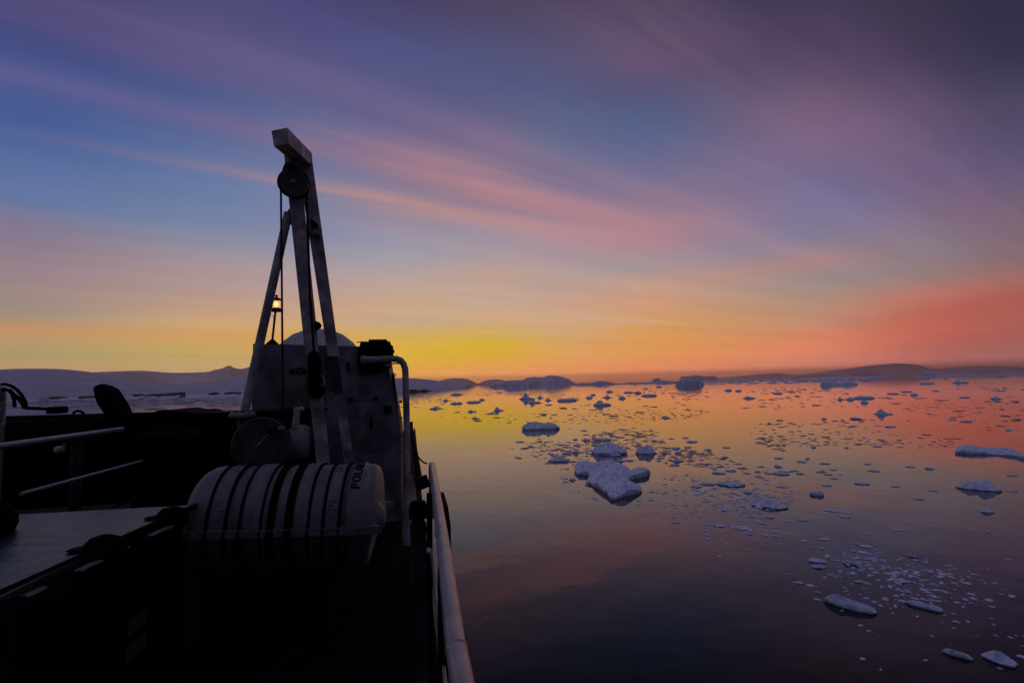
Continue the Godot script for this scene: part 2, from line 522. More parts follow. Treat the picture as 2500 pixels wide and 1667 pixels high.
func edge_gap(p: Vector2, ring: PackedVector2Array) -> float:
	var best := 1e9
	for i in ring.size():
		var q := Geometry2D.get_closest_point_to_segment(p, ring[i], ring[(i + 1) % ring.size()])
		best = minf(best, p.distance_squared_to(q))
	return sqrt(best)

func put_floe(called: String, x: float, z: float, lx: float, lz: float, h: float, turn: float, style: String, sd: int, label: String, group: String, seg: int) -> void:
	var o := single(called, floe_mesh(lx, lz, h, style, sd, seg), M.ice, label, "ice floe", group)
	o.position = Vector3(x, 0, z)
	o.rotation.y = turn

# a ridge of land or a berg: the crest runs through pts; the foot lies that far before and behind it
func ridge(pts: Array, front: float, back: float, rough: float, sharp: float, sd: int, cuts := 8, wave := 1.0, steps := 7) -> SurfaceTool:
	var crest := []
	for i in pts.size() - 1:
		var p0: Vector3 = pts[maxi(i - 1, 0)]
		var p3: Vector3 = pts[mini(i + 2, pts.size() - 1)]
		for k in cuts:
			crest.append(pts[i].cubic_interpolate(pts[i + 1], p0, p3, float(k) / cuts) if cuts > 1 else pts[i])
	crest.append(pts[-1])
	var span: float = pts[0].distance_to(pts[-1])
	var rows := []
	for i in crest.size():
		var c: Vector3 = crest[i]
		var toward := -Vector3(c.x, 0, c.z).normalized()
		var row := []
		for s in range(-steps, steps + 1):
			var t := float(s) / steps
			var reach := front if t < 0.0 else back
			var e := minf(1.0, minf(float(i), crest.size() - 1.0 - i) / 4.0 * 0.85 + 0.15)
			var jag := field.get_noise_3d(c.x / span * 900.0 * wave, c.z / span * 900.0 * wave, s * 19.0 + sd)
			var p := Vector3(c.x, 0, c.z) + toward * reach * (-t) * (1.0 + 0.35 * jag * rough) * e
			var y: float = c.y * (1.0 - pow(absf(t), sharp)) + c.y * rough * 0.35 * field.get_noise_3d(p.x / span * 1400.0 * wave, sd * 11.0, p.z / span * 1400.0 * wave) * (1.0 - absf(t)) * minf(1.0, absf(t) * 4.0)
			row.append(Vector3(p.x, maxf(y, 0.0) if absf(s) < steps else -maxf(1.0, c.y * 0.1), p.z))
		rows.append(row)
	var st := begin()
	st.set_smooth_group(0 if sharp < 3.0 else -1)
	for i in rows.size() - 1:
		for s in rows[0].size() - 1:
			quad(st, rows[i][s], rows[i + 1][s], rows[i + 1][s + 1], rows[i][s + 1], Vector3.UP)
	return st

func scatter(quads: Array, sd: int, gaps := 0.0) -> Array:
	# quads: [four corners on the water], how many, smallest, largest
	var r := RandomNumberGenerator.new()
	r.seed = sd
	var out := []
	for q in quads:
		for i in int(q[1]):
			var a := 0.5 + (r.randf() + r.randf() - 1.0) * 0.72
			var b := 0.5 + (r.randf() + r.randf() - 1.0) * (0.72 if gaps >= 0.0 else 0.5)
			var p: Vector3 = q[0][0].lerp(q[0][1], a).lerp(q[0][3].lerp(q[0][2], a), b)
			if field.get_noise_2d(p.x * 9.0 / (1.0 + p.length() * 0.02), p.z * 9.0 / (1.0 + p.length() * 0.02)) < gaps - 0.14 * r.randf():
				continue
			var size: float = q[2] + (q[3] - q[2]) * pow(r.randf(), 2.6)
			out.append([p, size, r.randf() * TAU, r.randf_range(0.35, 0.8), r.randi() % 1000])
	return out

func mass(called: String, spots: Array, height: float, label: String, category: String, m: Material, sd: int) -> void:
	var mm := MultiMesh.new()
	mm.transform_format = MultiMesh.TRANSFORM_3D
	var st := floe_mesh(2.0, 2.0, 1.0, "f", sd, 9)
	st.generate_normals()
	mm.mesh = st.commit()
	mm.instance_count = spots.size()
	for i in spots.size():
		var s: Array = spots[i]
		var b := Basis(Vector3.UP, s[2]) * Basis.from_scale(Vector3(s[1] / 2.0, s[1] * height, s[1] / 2.0 * s[3]))
		mm.set_instance_transform(i, Transform3D(b, s[0]))
	var o := MultiMeshInstance3D.new()
	o.name = called
	o.multimesh = mm
	o.material_override = m
	add_child(o)
	meta(o, label, category)
	o.set_meta("kind", "stuff")

const BIG := [
	["broad domed white ice floe with a sloping back, ringed by ice scraps", "d", 18.617, -47.614, 3.914, 2.349, 0.899, -0.443],
	["two-lump ice floe with a tall rounded knob at one end", "t", 21.922, -46.321, 2.245, 1.235, 0.718, -0.442],
	["thin tongue-shaped floe just behind the broad domed floe", "f", 22.212, -58.337, 2.262, 1.244, 0.226, -0.451],
	["low knobbly floe between the long bar floe and the T-shaped floe", "f", 12.808, -44.635, 2.194, 1.207, 0.219, -0.279],
	["long bar-shaped floe with a rounded top and dark underside", "l", 18.687, -75.203, 6.592, 1.978, 0.838, -0.104],
	["small lens-shaped floe lying right behind the long bar floe", "f", 20.403, -86.346, 2.509, 1.38, 0.251, -0.284],
	["small straight sliver of ice off the wide arm of the T-shaped floe", "f", 21.082, -39.116, 0.798, 0.439, 0.08, -0.494],
	["small two-ended ice piece just behind the straight sliver", "p", 22.372, -40.979, 1.186, 0.533, 0.233, -0.5],
	["small round lump of ice beside the T-shaped floe's blunt arm", "d", 11.28, -35.76, 0.583, 0.35, 0.151, -0.306],
	["lone small bird-shaped ice lump in open orange water", "p", 45.408, -86.685, 1.557, 0.701, 0.374, -0.483],
	["small pale lump nudging the front of the domed floe", "d", 18.779, -46.06, 1.071, 0.642, 0.181, -0.387],
	["flat ice plate behind the two-lump floe's knob side", "f", 30.597, -52.665, 1.266, 0.697, 0.127, -0.526],
	["ice lump with one pointed wing standing up at its end", "p", 54.145, -140.8, 5.388, 2.425, 1.293, -0.367],
	["ragged ice lump in the yellow reflection, widest of its cluster", "p", 16.074, -188.7, 4.909, 2.209, 1.178, -0.085],
	["flattened ragged ice piece nearest the ship in the yellow reflection", "p", 6.984, -152.4, 4.286, 1.929, 0.706, -0.046],
	["spiky small ice lump in the yellow reflection, nearest of its cluster", "p", 15.056, -129.9, 2.37, 1.066, 0.569, -0.115],
	["tiny dark ice lump alone in the yellow water below the spiky one", "d", 12.726, -104.9, 1.249, 0.75, 0.325, -0.121],
	["small ragged ice lump between the two far ice clusters", "p", 22.124, -131.3, 2.736, 1.231, 0.627, -0.167],
	["tall ragged ice pile at the back of the far double cluster", "p", 48.765, -214.2, 6.937, 3.122, 1.665, -0.224],
	["ice pile at the front of the far double cluster", "p", 42.024, -173.3, 5.345, 2.405, 1.172, -0.238],
	["wide low ice raft with a block on its end", "f", 56.571, -183.1, 7.347, 4.041, 0.735, -0.3],
	["upright ice block standing on the end of the low raft", "p", 61.901, -192.2, 3.654, 1.644, 0.877, -0.312],
	["chunky ice block behind the winged ice lump", "p", 80.343, -203.4, 4.598, 2.069, 1.104, -0.376],
	["small rounded ice lump beyond the winged ice lump", "d", 80.963, -188.8, 3.18, 1.908, 0.827, -0.405],
	["thin stretched ice strip trailing to one side, far out", "f", 101.7, -208.0, 6.886, 3.787, 0.689, -0.455],
	["flat far floe below the long ice ridge", "f", 120.6, -272.3, 5.98, 3.289, 0.598, -0.417],
	["rounded far floe touching the flat far floe", "d", 119.6, -257.9, 4.376, 2.626, 1.138, -0.434],
	["small ridge-backed ice lump in the salmon water", "p", 110.6, -153.0, 3.937, 1.771, 0.945, -0.626],
	["small flat oval floe alone on the pink water", "f", 94.032, -105.9, 1.932, 1.063, 0.193, -0.726],
	["dark peaked ice lump with a long thin tail on pink water", "p", 80.951, -75.985, 2.846, 1.281, 0.683, -0.817],
	["first knobbly ice piece of a chain of three", "p", 120.6, -126.2, 2.333, 1.05, 0.56, -0.763],
	["middle rounded ice piece of a chain of three", "d", 122.1, -124.7, 2.312, 1.387, 0.601, -0.775],
	["thin stretched ice strip ending a chain of three", "f", 131.2, -129.0, 5.275, 2.901, 0.528, -0.794],
	["small dark lump just in front of the chain of three", "d", 110.0, -108.2, 1.917, 1.15, 0.498, -0.794],
	["small flat floe far out on the rose-coloured water", "f", 149.4, -114.9, 2.47, 1.358, 0.247, -0.915],
	["small tilted ice lump far out near the picture's edge", "d", 144.4, -103.5, 2.256, 1.353, 0.587, -0.949],
	["low dark floe in front of the far pack ice edge", "f", 331.4, -277.5, 8.003, 4.401, 0.8, -0.874],
	["pointed far ice lump at the edge of the pack ice", "p", 352.5, -272.4, 8.519, 3.834, 2.045, -0.913],
	["smooth two-humped floe with a black reflection", "t", 33.311, -25.369, 2.274, 1.251, 0.469, -0.92],
	["small rounded bar of ice on the dim grey water", "l", 23.369, -26.718, 0.768, 0.23, 0.169, -0.719],
	["frosty oblong floe with a crumbled top and scraps in front", "d", 19.042, -25.193, 1.811, 1.087, 0.248, -0.752],
	["smooth pale wedge-shaped floe beside a rough flat one", "f", 19.391, -31.505, 1.052, 0.579, 0.105, -0.552],
	["rough flat raft of frozen scraps beside the pale wedge", "f", 20.564, -30.787, 1.877, 1.032, 0.173, -0.676],
	["low floe with a jagged crest of frost along its top", "p", 21.561, -23.29, 1.359, 0.611, 0.094, -0.799],
	["small pale round lump below the rough flat raft", "d", 20.126, -28.51, 0.547, 0.328, 0.142, -0.615],
	["small pale plate just in front of the jagged crested floe", "f", 21.04, -22.294, 0.504, 0.277, 0.05, -0.756],
	["small bright frosty lump with a dark tail on the dim water", "d", 28.202, -21.155, 0.611, 0.367, 0.159, -0.927],
	["wide thin pale plate of ice among dim scraps", "f", 15.035, -22.007, 1.095, 0.602, 0.044, -0.669],
	["thin pale sliver next to the wide thin plate", "f", 14.314, -22.65, 0.619, 0.341, 0.062, -0.564],
	["small pale flake with a nub on the dark water", "f", 17.363, -19.569, 0.454, 0.25, 0.045, -0.726],
	["thin curved sliver of ice with a raised tip", "f", 15.048, -17.443, 0.769, 0.423, 0.059, -0.607],
	["wedge-shaped chip right in front of the thin curved sliver", "d", 14.631, -16.879, 0.492, 0.295, 0.097, -0.575],
	["small bent ice stick on the black water", "l", 16.007, -16.879, 0.546, 0.164, 0.12, -0.619],
	["small slanting splinter of ice on black water", "l", 18.835, -16.906, 0.345, 0.103, 0.076, -1.084],
	["small angular chunk with a thin tail on black water", "p", 16.288, -15.055, 0.524, 0.236, 0.126, -0.825],
	["small clean trapezoid chunk alone on black water", "d", 14.86, -15.369, 0.276, 0.166, 0.072, -0.769],
	["broken ring of little chips on black water", "f", 12.881, -15.832, 0.333, 0.183, 0.033, -0.683],
	["crescent of slushy ice behind the slim ice sliver", "f", 15.554, -14.349, 0.315, 0.173, 0.032, -0.826],
	["big log-shaped floe slanting on black water", "l", 12.949, -13.813, 1.369, 0.411, 0.215, -0.98],
	["slim ice sliver pointed at both ends on black water", "l", 15.07, -13.312, 0.904, 0.271, 0.117, -1.057],
	["small round ice ball alone on black water", "d", 14.986, -12.323, 0.195, 0.117, 0.051, -0.883],
	["slim rough floe near the bottom of the black water", "l", 13.248, -10.921, 0.605, 0.182, 0.105, -1.091],
	["thick blocky floe with a sloping back, nearest to the ship", "d", 13.978, -10.479, 0.714, 0.429, 0.186, -1.172],
	["tiny bright chip in front of the thick blocky floe", "f", 13.61, -10.247, 0.135, 0.074, 0.014, -0.925],
	["small pinkish ball of ice on dark water", "d", 18.11, -18.666, 0.203, 0.122, 0.053, -0.77],
	["tiny upright shard beside the pinkish ball of ice", "p", 17.51, -18.48, 0.15, 0.068, 0.036, -0.758],
	["low crumbled strip next to the pinkish ball of ice", "f", 18.162, -18.329, 0.465, 0.256, 0.047, -0.781],
	["pale double flake between the bent stick and the splinter", "f", 17.15, -17.093, 0.403, 0.222, 0.04, -0.787],
	["thin grey ice plate with turned-up ends", "f", 26.162, -33.147, 1.143, 0.629, 0.114, -0.738],
	["pale plate at the end of a string of scraps", "f", 23.639, -35.383, 0.83, 0.456, 0.083, -0.676],
	["pair of joined thin flakes on the grey water", "f", 28.465, -28.6, 0.968, 0.532, 0.081, -0.783]]
const CLUSTER := {
	"A": "ice lumps in the far cluster on the yellow reflection",
	"B": "ice lumps below the long ice ridge",
	"C": "small floes on the rose-coloured water",
	"D": "ice flakes on the dim grey water",
	"E": "ice chips on the black water",
	"F": "ice scraps around the domed floe"}
const SMALL := [
	["A", "p", 14.925, -224.9, 3.19, 1.435, 0.766, -0.066, "small jagged ice chunk just behind the flattened ragged ice piece"],
	["A", "f", 23.69, -195.7, 5.889, 3.239, 0.589, -0.12, "wider flat ice scrap just behind the spiky small ice lump"],
	["A", "d", 30.169, -221.1, 2.648, 1.589, 0.688, -0.136, "small rounded ice lump well behind the spiky small ice lump"],
	["A", "f", 30.425, -352.8, 9.18, 5.049, 0.918, -0.086, "wider flat ice scrap well behind the flattened ragged ice piece"],
	["A", "f", 65.594, -382.0, 4.613, 2.537, 0.461, -0.17, "small flat ice scrap well behind the small ragged ice lump"],
	["A", "f", 78.564, -403.4, 4.242, 2.333, 0.424, -0.192, "tiny flat ice scrap well behind the small ragged ice lump"],
	["A", "p", 57.015, -224.7, 3.121, 1.404, 0.749, -0.248, "small jagged ice chunk just left of the wide low ice raft"],
	["A", "p", 51.867, -191.7, 3.296, 1.483, 0.791, -0.264, "small jagged ice chunk just left of the upright ice block"],
	["A", "f", 41.736, -154.0, 2.267, 1.247, 0.227, -0.265, "small flat ice scrap just left of the wide low ice raft"],
	["B", "d", 73.178, -205.0, 3.069, 1.842, 0.785, -0.343, "small rounded ice lump just left of the chunky ice block"],
	["B", "d", 122.5, -305.5, 4.616, 2.77, 1.2, -0.381, "small rounded ice lump just behind the chunky ice block"],
	["B", "d", 89.351, -244.7, 3.062, 1.837, 0.796, -0.35, "small rounded ice lump well right of the upright ice block"],
	["B", "f", 183.8, -382.4, 5.217, 2.869, 0.522, -0.448, "small flat ice scrap well right of the small rounded ice lump"],
	["B", "d", 228.3, -446.4, 6.125, 3.675, 1.592, -0.473, "small rounded ice lump well right of the small rounded ice lump"],
	["B", "f", 41.532, -128.2, 1.378, 0.758, 0.138, -0.313, "tiny flat ice scrap just in front of the upright ice block"],
	["B", "f", 81.548, -175.4, 1.788, 0.983, 0.179, -0.435, "tiny flat ice scrap just right of the small rounded ice lump"],
	["C", "d", 170.3, -252.9, 4.013, 2.408, 1.044, -0.593, "small rounded ice lump well left of the small ridge-backed ice lump"],
	["C", "d", 167.2, -239.6, 3.606, 2.164, 0.938, -0.609, "small rounded ice lump just behind the small ridge-backed ice lump"],
	["C", "f", 81.78, -108.5, 1.356, 0.746, 0.136, -0.646, "small flat ice scrap well in front of the small ridge-backed ice lump"],
	["C", "f", 146.1, -184.0, 3.64, 2.002, 0.364, -0.671, "small flat ice scrap well right of the small ridge-backed ice lump"],
	["C", "f", 165.2, -150.7, 3.562, 1.959, 0.356, -0.831, "wider flat ice scrap well right of the small dark lump"],
	["C", "d", 158.6, -137.2, 2.228, 1.337, 0.579, -0.858, "small rounded ice lump well in front of the low dark floe"],
	["C", "f", 185.7, -163.4, 3.889, 2.139, 0.389, -0.849, "wider flat ice scrap well left of the low dark floe"],
	["C", "f", 172.0, -208.8, 2.648, 1.456, 0.265, -0.689, "small flat ice scrap well behind the small flat oval floe"],
	["C", "d", 52.595, -68.47, 0.733, 0.44, 0.191, -0.655, "tiny rounded ice lump well in front of the small ridge-backed ice lump"],
	["C", "f", 58.129, -59.509, 0.934, 0.514, 0.093, -0.774, "small flat ice scrap well left of the dark peaked ice lump"],
	["C", "f", 98.445, -76.32, 1.041, 0.573, 0.104, -0.911, "small flat ice scrap well left of the small tilted ice lump"],
	["C", "f", 78.177, -62.112, 1.022, 0.562, 0.102, -0.899, "small flat ice scrap well right of the dark peaked ice lump"],
	["C", "d", 69.373, -48.77, 0.581, 0.348, 0.151, -0.958, "tiny rounded ice lump well in front of the small tilted ice lump"],
	["C", "d", 65.579, -72.333, 0.794, 0.476, 0.206, -0.736, "tiny rounded ice lump well in front of the small flat oval floe"],
	["C", "f", 57.923, -72.852, 1.175, 0.646, 0.118, -0.672, "small flat ice scrap well left of the small flat oval floe"],
	["C", "f", 63.983, -68.354, 0.879, 0.483, 0.088, -0.752, "small flat ice scrap well in front of the small flat oval floe"],
	["C", "f", 70.189, -70.86, 1.574, 0.866, 0.157, -0.781, "wider flat ice scrap well left of the dark peaked ice lump"],
	["C", "f", 70.516, -66.41, 0.623, 0.343, 0.062, -0.815, "tiny flat ice scrap just in front of the dark peaked ice lump"],
	["C", "f", 72.195, -63.609, 0.604, 0.332, 0.06, -0.849, "tiny flat ice scrap well right of the dark peaked ice lump"],
	["C", "f", 62.27, -57.518, 1.403, 0.772, 0.14, -0.825, "wider flat ice scrap well in front of the dark peaked ice lump"],
	["C", "f", 197.4, -162.1, 2.505, 1.378, 0.25, -0.883, "small flat ice scrap just in front of the low dark floe"],
	["C", "f", 204.3, -144.7, 2.88, 1.584, 0.288, -0.955, "small flat ice scrap just behind the small tilted ice lump"],
	["C", "f", 77.112, -59.371, 1.501, 0.825, 0.15, -0.915, "wider flat ice scrap well in front of the small tilted ice lump"],
	["D", "f", 30.764, -33.357, 0.576, 0.317, 0.058, -0.745, "small flat ice scrap well behind the pair of joined thin flakes"],
	["D", "f", 26.002, -28.78, 0.623, 0.343, 0.062, -0.735, "wider flat ice scrap well behind the small rounded bar of ice"],
	["D", "f", 23.092, -29.335, 0.623, 0.343, 0.062, -0.667, "wider flat ice scrap just in front of the thin grey ice plate"],
	["D", "f", 29.54, -27.348, 0.635, 0.349, 0.054, -0.824, "wider flat ice scrap well right of the pair of joined thin flakes"],
	["D", "f", 27.74, -24.287, 0.614, 0.338, 0.061, -0.852, "wider flat ice scrap well left of the smooth two-humped floe"],
	["D", "f", 30.482, -25.742, 0.487, 0.268, 0.049, -0.87, "small flat ice scrap well left of the smooth two-humped floe"],
	["D", "f", 34.365, -24.271, 0.594, 0.327, 0.059, -0.956, "wider flat ice scrap just right of the smooth two-humped floe"],
	["D", "f", 39.616, -27.859, 0.657, 0.362, 0.066, -0.958, "wider flat ice scrap well right of the smooth two-humped floe"],
	["D", "d", 37.315, -31.61, 0.599, 0.359, 0.156, -0.868, "small rounded ice lump well left of the smooth two-humped floe"],
	["D", "f", 32.932, -32.088, 0.77, 0.424, 0.077, -0.798, "wider flat ice scrap well behind the pair of joined thin flakes"],
	["D", "f", 36.793, -32.573, 0.674, 0.371, 0.067, -0.846, "small flat ice scrap well right of the pair of joined thin flakes"],
	["D", "f", 32.334, -35.875, 0.78, 0.429, 0.078, -0.734, "wider flat ice scrap well right of the thin grey ice plate"],
	["D", "f", 31.329, -37.148, 0.833, 0.458, 0.083, -0.701, "wider flat ice scrap well behind the thin grey ice plate"],
	["D", "d", 32.891, -38.363, 0.449, 0.27, 0.117, -0.709, "tiny rounded ice lump well behind the thin grey ice plate"],
	["D", "f", 35.051, -34.618, 0.607, 0.334, 0.061, -0.792, "small flat ice scrap well right of the thin grey ice plate"],
	["D", "d", 28.055, -35.901, 0.542, 0.325, 0.141, -0.663, "small rounded ice lump just behind the thin grey ice plate"],
	["D", "d", 27.11, -41.363, 0.612, 0.367, 0.159, -0.58, "small rounded ice lump well right of the small two-ended ice piece"],
	["D", "d", 38.674, -44.198, 0.56, 0.336, 0.146, -0.719, "small rounded ice lump well behind the thin grey ice plate"],
	["D", "d", 41.144, -42.827, 0.472, 0.283, 0.123, -0.765, "tiny rounded ice lump well behind the pair of joined thin flakes"],
	["D", "f", 44.354, -42.586, 0.792, 0.436, 0.079, -0.806, "small flat ice scrap well in front of the dark peaked ice lump"],
	["D", "f", 30.972, -39.415, 0.771, 0.424, 0.077, -0.666, "small flat ice scrap well behind the thin grey ice plate"],
	["D", "f", 23.708, -31.516, 0.445, 0.245, 0.044, -0.645, "small flat ice scrap just left of the thin grey ice plate"],
	["D", "d", 25.261, -34.523, 0.425, 0.255, 0.103, -0.632, "small rounded ice lump just left of the thin grey ice plate"],
	["D", "f", 22.249, -34.826, 1.021, 0.562, 0.102, -0.568, "wider flat ice scrap well behind the smooth pale wedge-shaped floe"],
	["D", "f", 19.191, -28.649, 0.447, 0.246, 0.045, -0.59, "small flat ice scrap just left of the small pale round lump"],
	["D", "f", 45.937, -41.531, 0.547, 0.301, 0.055, -0.836, "small flat ice scrap well in front of the small dark lump"],
	["D", "d", 28.497, -46.117, 0.877, 0.526, 0.153, -0.554, "small rounded ice lump well in front of the flat ice plate"],
	["D", "f", 31.105, -47.016, 0.82, 0.451, 0.082, -0.584, "small flat ice scrap well right of the flat ice plate"],
	["D", "f", 36.419, -48.821, 0.778, 0.428, 0.078, -0.641, "small flat ice scrap well behind the small pale round lump"],
	["D", "f", 26.313, -43.292, 0.672, 0.37, 0.067, -0.546, "small flat ice scrap well right of the small two-ended ice piece"],
	["E", "d", 16.276, -25.141, 0.325, 0.195, 0.084, -0.575, "small rounded ice lump well behind the thin pale sliver"],
	["E", "f", 16.378, -19.596, 0.382, 0.21, 0.038, -0.696, "small flat ice scrap just left of the small pale flake"],
	["E", "d", 17.249, -18.001, 0.211, 0.127, 0.055, -0.764, "tiny rounded ice lump just in front of the tiny upright shard"],
	["E", "f", 17.561, -17.522, 0.271, 0.149, 0.027, -0.787, "small flat ice scrap just behind the pale double flake"],
	["E", "d", 16.055, -18.755, 0.217, 0.13, 0.049, -0.708, "tiny rounded ice lump just in front of the small pale flake"],
	["E", "d", 16.34, -18.622, 0.216, 0.13, 0.05, -0.72, "tiny rounded ice lump well left of the tiny upright shard"],
	["E", "d", 18.734, -16.234, 0.151, 0.091, 0.039, -0.857, "tiny rounded ice lump well right of the pale double flake"],
	["E", "f", 13.049, -16.598, 0.203, 0.112, 0.02, -0.666, "small flat ice scrap well behind the broken ring of little chips"],
	["E", "f", 16.648, -14.204, 0.211, 0.116, 0.021, -0.864, "small flat ice scrap well right of the crescent of slushy ice"],
	["E", "f", 12.466, -14.527, 0.23, 0.127, 0.023, -0.709, "small flat ice scrap well left of the big log-shaped floe"],
	["E", "d", 16.648, -13.177, 0.149, 0.089, 0.039, -0.901, "tiny rounded ice lump well behind the small round ice ball"],
	["E", "d", 16.937, -12.814, 0.17, 0.102, 0.044, -0.923, "small rounded ice lump well right of the small round ice ball"],
	["E", "d", 14.642, -10.496, 0.22, 0.132, 0.057, -0.949, "small rounded ice lump just right of the thick blocky floe"],
	["E", "f", 21.797, -15.732, 0.258, 0.142, 0.026, -0.946, "small flat ice scrap well in front of the small bright frosty lump"],
	["E", "d", 24.753, -18.562, 0.214, 0.129, 0.056, -0.927, "tiny rounded ice lump well in front of the small bright frosty lump"],
	["E", "d", 23.293, -17.07, 0.099, 0.059, 0.026, -0.938, "tiny rounded ice lump well right of the low crumbled strip"],
	["E", "f", 15.359, -13.839, 0.254, 0.14, 0.025, -0.837, "small flat ice scrap just in front of the crescent of slushy ice"],
	["E", "f", 15.582, -13.675, 0.202, 0.111, 0.02, -0.85, "small flat ice scrap just behind the slim ice sliver"],
	["E", "f", 16.341, -13.319, 0.175, 0.096, 0.017, -0.887, "small flat ice scrap well behind the small round ice ball"],
	["E", "d", 14.823, -21.062, 0.292, 0.175, 0.061, -0.613, "small rounded ice lump well right of the thin pale sliver"],
	["E", "f", 15.407, -20.769, 0.326, 0.179, 0.033, -0.638, "small flat ice scrap well in front of the frosty oblong floe"],
	["E", "f", 19.638, -19.66, 0.251, 0.138, 0.025, -0.785, "small flat ice scrap just behind the low crumbled strip"],
	["E", "f", 16.491, -14.26, 0.132, 0.073, 0.013, -0.858, "tiny flat ice scrap well right of the crescent of slushy ice"],
	["E", "f", 17.083, -16.329, 0.149, 0.082, 0.015, -0.808, "tiny flat ice scrap well right of the pale double flake"],
	["E", "f", 17.829, -17.363, 0.127, 0.07, 0.013, -0.799, "tiny flat ice scrap just behind the pale double flake"],
	["E", "f", 21.522, -19.901, 0.551, 0.303, 0.03, -0.825, "wider flat ice scrap well behind the low crumbled strip"],
	["E", "f", 18.675, -22.386, 0.556, 0.306, 0.053, -0.695, "wider flat ice scrap well left of the small pale plate"],
	["E", "f", 17.849, -22.349, 0.355, 0.195, 0.036, -0.674, "small flat ice scrap well left of the small pale plate"],
	["E", "f", 17.544, -23.256, 0.489, 0.269, 0.049, -0.646, "wider flat ice scrap just in front of the frosty oblong floe"],
	["E", "f", 16.478, -22.399, 0.43, 0.236, 0.043, -0.634, "small flat ice scrap well right of the thin pale sliver"],
	["F", "p", 16.074, -49.187, 1.369, 0.616, 0.329, -0.316, "wider jagged ice chunk just left of the broad domed white ice floe"],
	["F", "f", 16.38, -55.718, 0.909, 0.5, 0.091, -0.286, "small flat ice scrap well behind the low knobbly floe"],
	["F", "p", 20.458, -59.15, 1.073, 0.483, 0.258, -0.333, "small jagged ice chunk just left of the thin tongue-shaped floe"],
	["F", "d", 19.464, -60.02, 0.691, 0.415, 0.18, -0.314, "small rounded ice lump just left of the thin tongue-shaped floe"],
	["F", "f", 17.843, -54.656, 0.719, 0.395, 0.072, -0.316, "small flat ice scrap well left of the thin tongue-shaped floe"],
	["F", "f", 16.563, -53.279, 0.698, 0.384, 0.07, -0.301, "small flat ice scrap well left of the broad domed white ice floe"],
	["F", "f", 14.868, -48.968, 0.879, 0.484, 0.088, -0.295, "small flat ice scrap just behind the low knobbly floe"],
	["F", "d", 17.807, -42.616, 0.71, 0.426, 0.184, -0.396, "small rounded ice lump just in front of the small pale lump"],
	["F", "f", 18.611, -42.628, 0.996, 0.548, 0.1, -0.412, "wider flat ice scrap just right of the small pale lump"],
	["F", "d", 20.948, -41.602, 0.423, 0.254, 0.11, -0.466, "tiny rounded ice lump just left of the small two-ended ice piece"],
	["F", "p", 23.616, -45.5, 0.85, 0.383, 0.204, -0.479, "small jagged ice chunk just right of the two-lump ice floe"],
	["F", "d", 24.802, -45.353, 0.697, 0.418, 0.181, -0.5, "small rounded ice lump just behind the small two-ended ice piece"],
	["F", "p", 25.03, -62.078, 0.933, 0.42, 0.224, -0.383, "small jagged ice chunk just right of the thin tongue-shaped floe"],
	["F", "f", 25.818, -66.914, 0.78, 0.429, 0.078, -0.368, "small flat ice scrap just behind the thin tongue-shaped floe"],
	["F", "f", 22.485, -64.934, 0.858, 0.472, 0.086, -0.333, "small flat ice scrap just left of the thin tongue-shaped floe"],
	["F", "f", 24.097, -70.41, 1.046, 0.575, 0.105, -0.33, "small flat ice scrap well behind the thin tongue-shaped floe"],
	["F", "f", 25.617, -60.226, 0.707, 0.389, 0.071, -0.402, "small flat ice scrap just right of the thin tongue-shaped floe"],
	["F", "f", 13.392, -49.19, 0.719, 0.395, 0.072, -0.266, "small flat ice scrap well in front of the long bar-shaped floe"],
	["F", "d", 12.823, -55.545, 0.583, 0.35, 0.148, -0.227, "tiny rounded ice lump just in front of the long bar-shaped floe"],
	["F", "f", 12.641, -60.315, 1.114, 0.613, 0.102, -0.207, "small flat ice scrap just in front of the long bar-shaped floe"],
	["F", "d", 20.988, -40.373, 0.343, 0.206, 0.089, -0.479, "tiny rounded ice lump just left of the small straight sliver of ice"],
	["F", "d", 22.102, -41.893, 0.357, 0.214, 0.093, -0.485, "tiny rounded ice lump just behind the small straight sliver of ice"],
	["F", "f", 10.976, -36.454, 0.415, 0.228, 0.042, -0.292, "small flat ice scrap just left of the small round lump of ice"],
	["F", "f", 10.588, -35.291, 0.402, 0.221, 0.04, -0.291, "small flat ice scrap just left of the large T-shaped floe"],
	["F", "f", 12.256, -40.279, 0.46, 0.253, 0.046, -0.295, "small flat ice scrap just in front of the low knobbly floe"],
	["F", "f", 11.656, -33.859, 0.333, 0.183, 0.033, -0.332, "tiny flat ice scrap just right of the small round lump of ice"],
	["F", "d", 14.75, -30.42, 0.332, 0.199, 0.086, -0.451, "tiny rounded ice lump well right of the large T-shaped floe"],
	["F", "f", 15.427, -29.966, 0.405, 0.223, 0.04, -0.475, "small flat ice scrap well left of the smooth pale wedge-shaped floe"],
	["F", "f", 12.936, -28.42, 0.285, 0.157, 0.028, -0.427, "tiny flat ice scrap well in front of the large T-shaped floe"],
	["F", "f", 10.693, -29.463, 0.338, 0.186, 0.03, -0.348, "small flat ice scrap just in front of the large T-shaped floe"],
	["F", "d", 10.477, -31.995, 0.157, 0.094, 0.041, -0.316, "tiny rounded ice lump well in front of the small round lump of ice"],
	["F", "f", 10.732, -29.915, 0.392, 0.216, 0.03, -0.344, "small flat ice scrap well in front of the small round lump of ice"],
	["F", "f", 26.401, -48.641, 0.996, 0.548, 0.1, -0.497, "wider flat ice scrap just left of the flat ice plate"],
	["F", "f", 27.813, -48.716, 0.836, 0.46, 0.084, -0.519, "small flat ice scrap just in front of the flat ice plate"],
	["F", "f", 25.711, -44.364, 0.61, 0.335, 0.061, -0.525, "small flat ice scrap just behind the small two-ended ice piece"],
	["F", "f", 30.087, -56.287, 0.769, 0.423, 0.077, -0.491, "small flat ice scrap just left of the flat ice plate"],
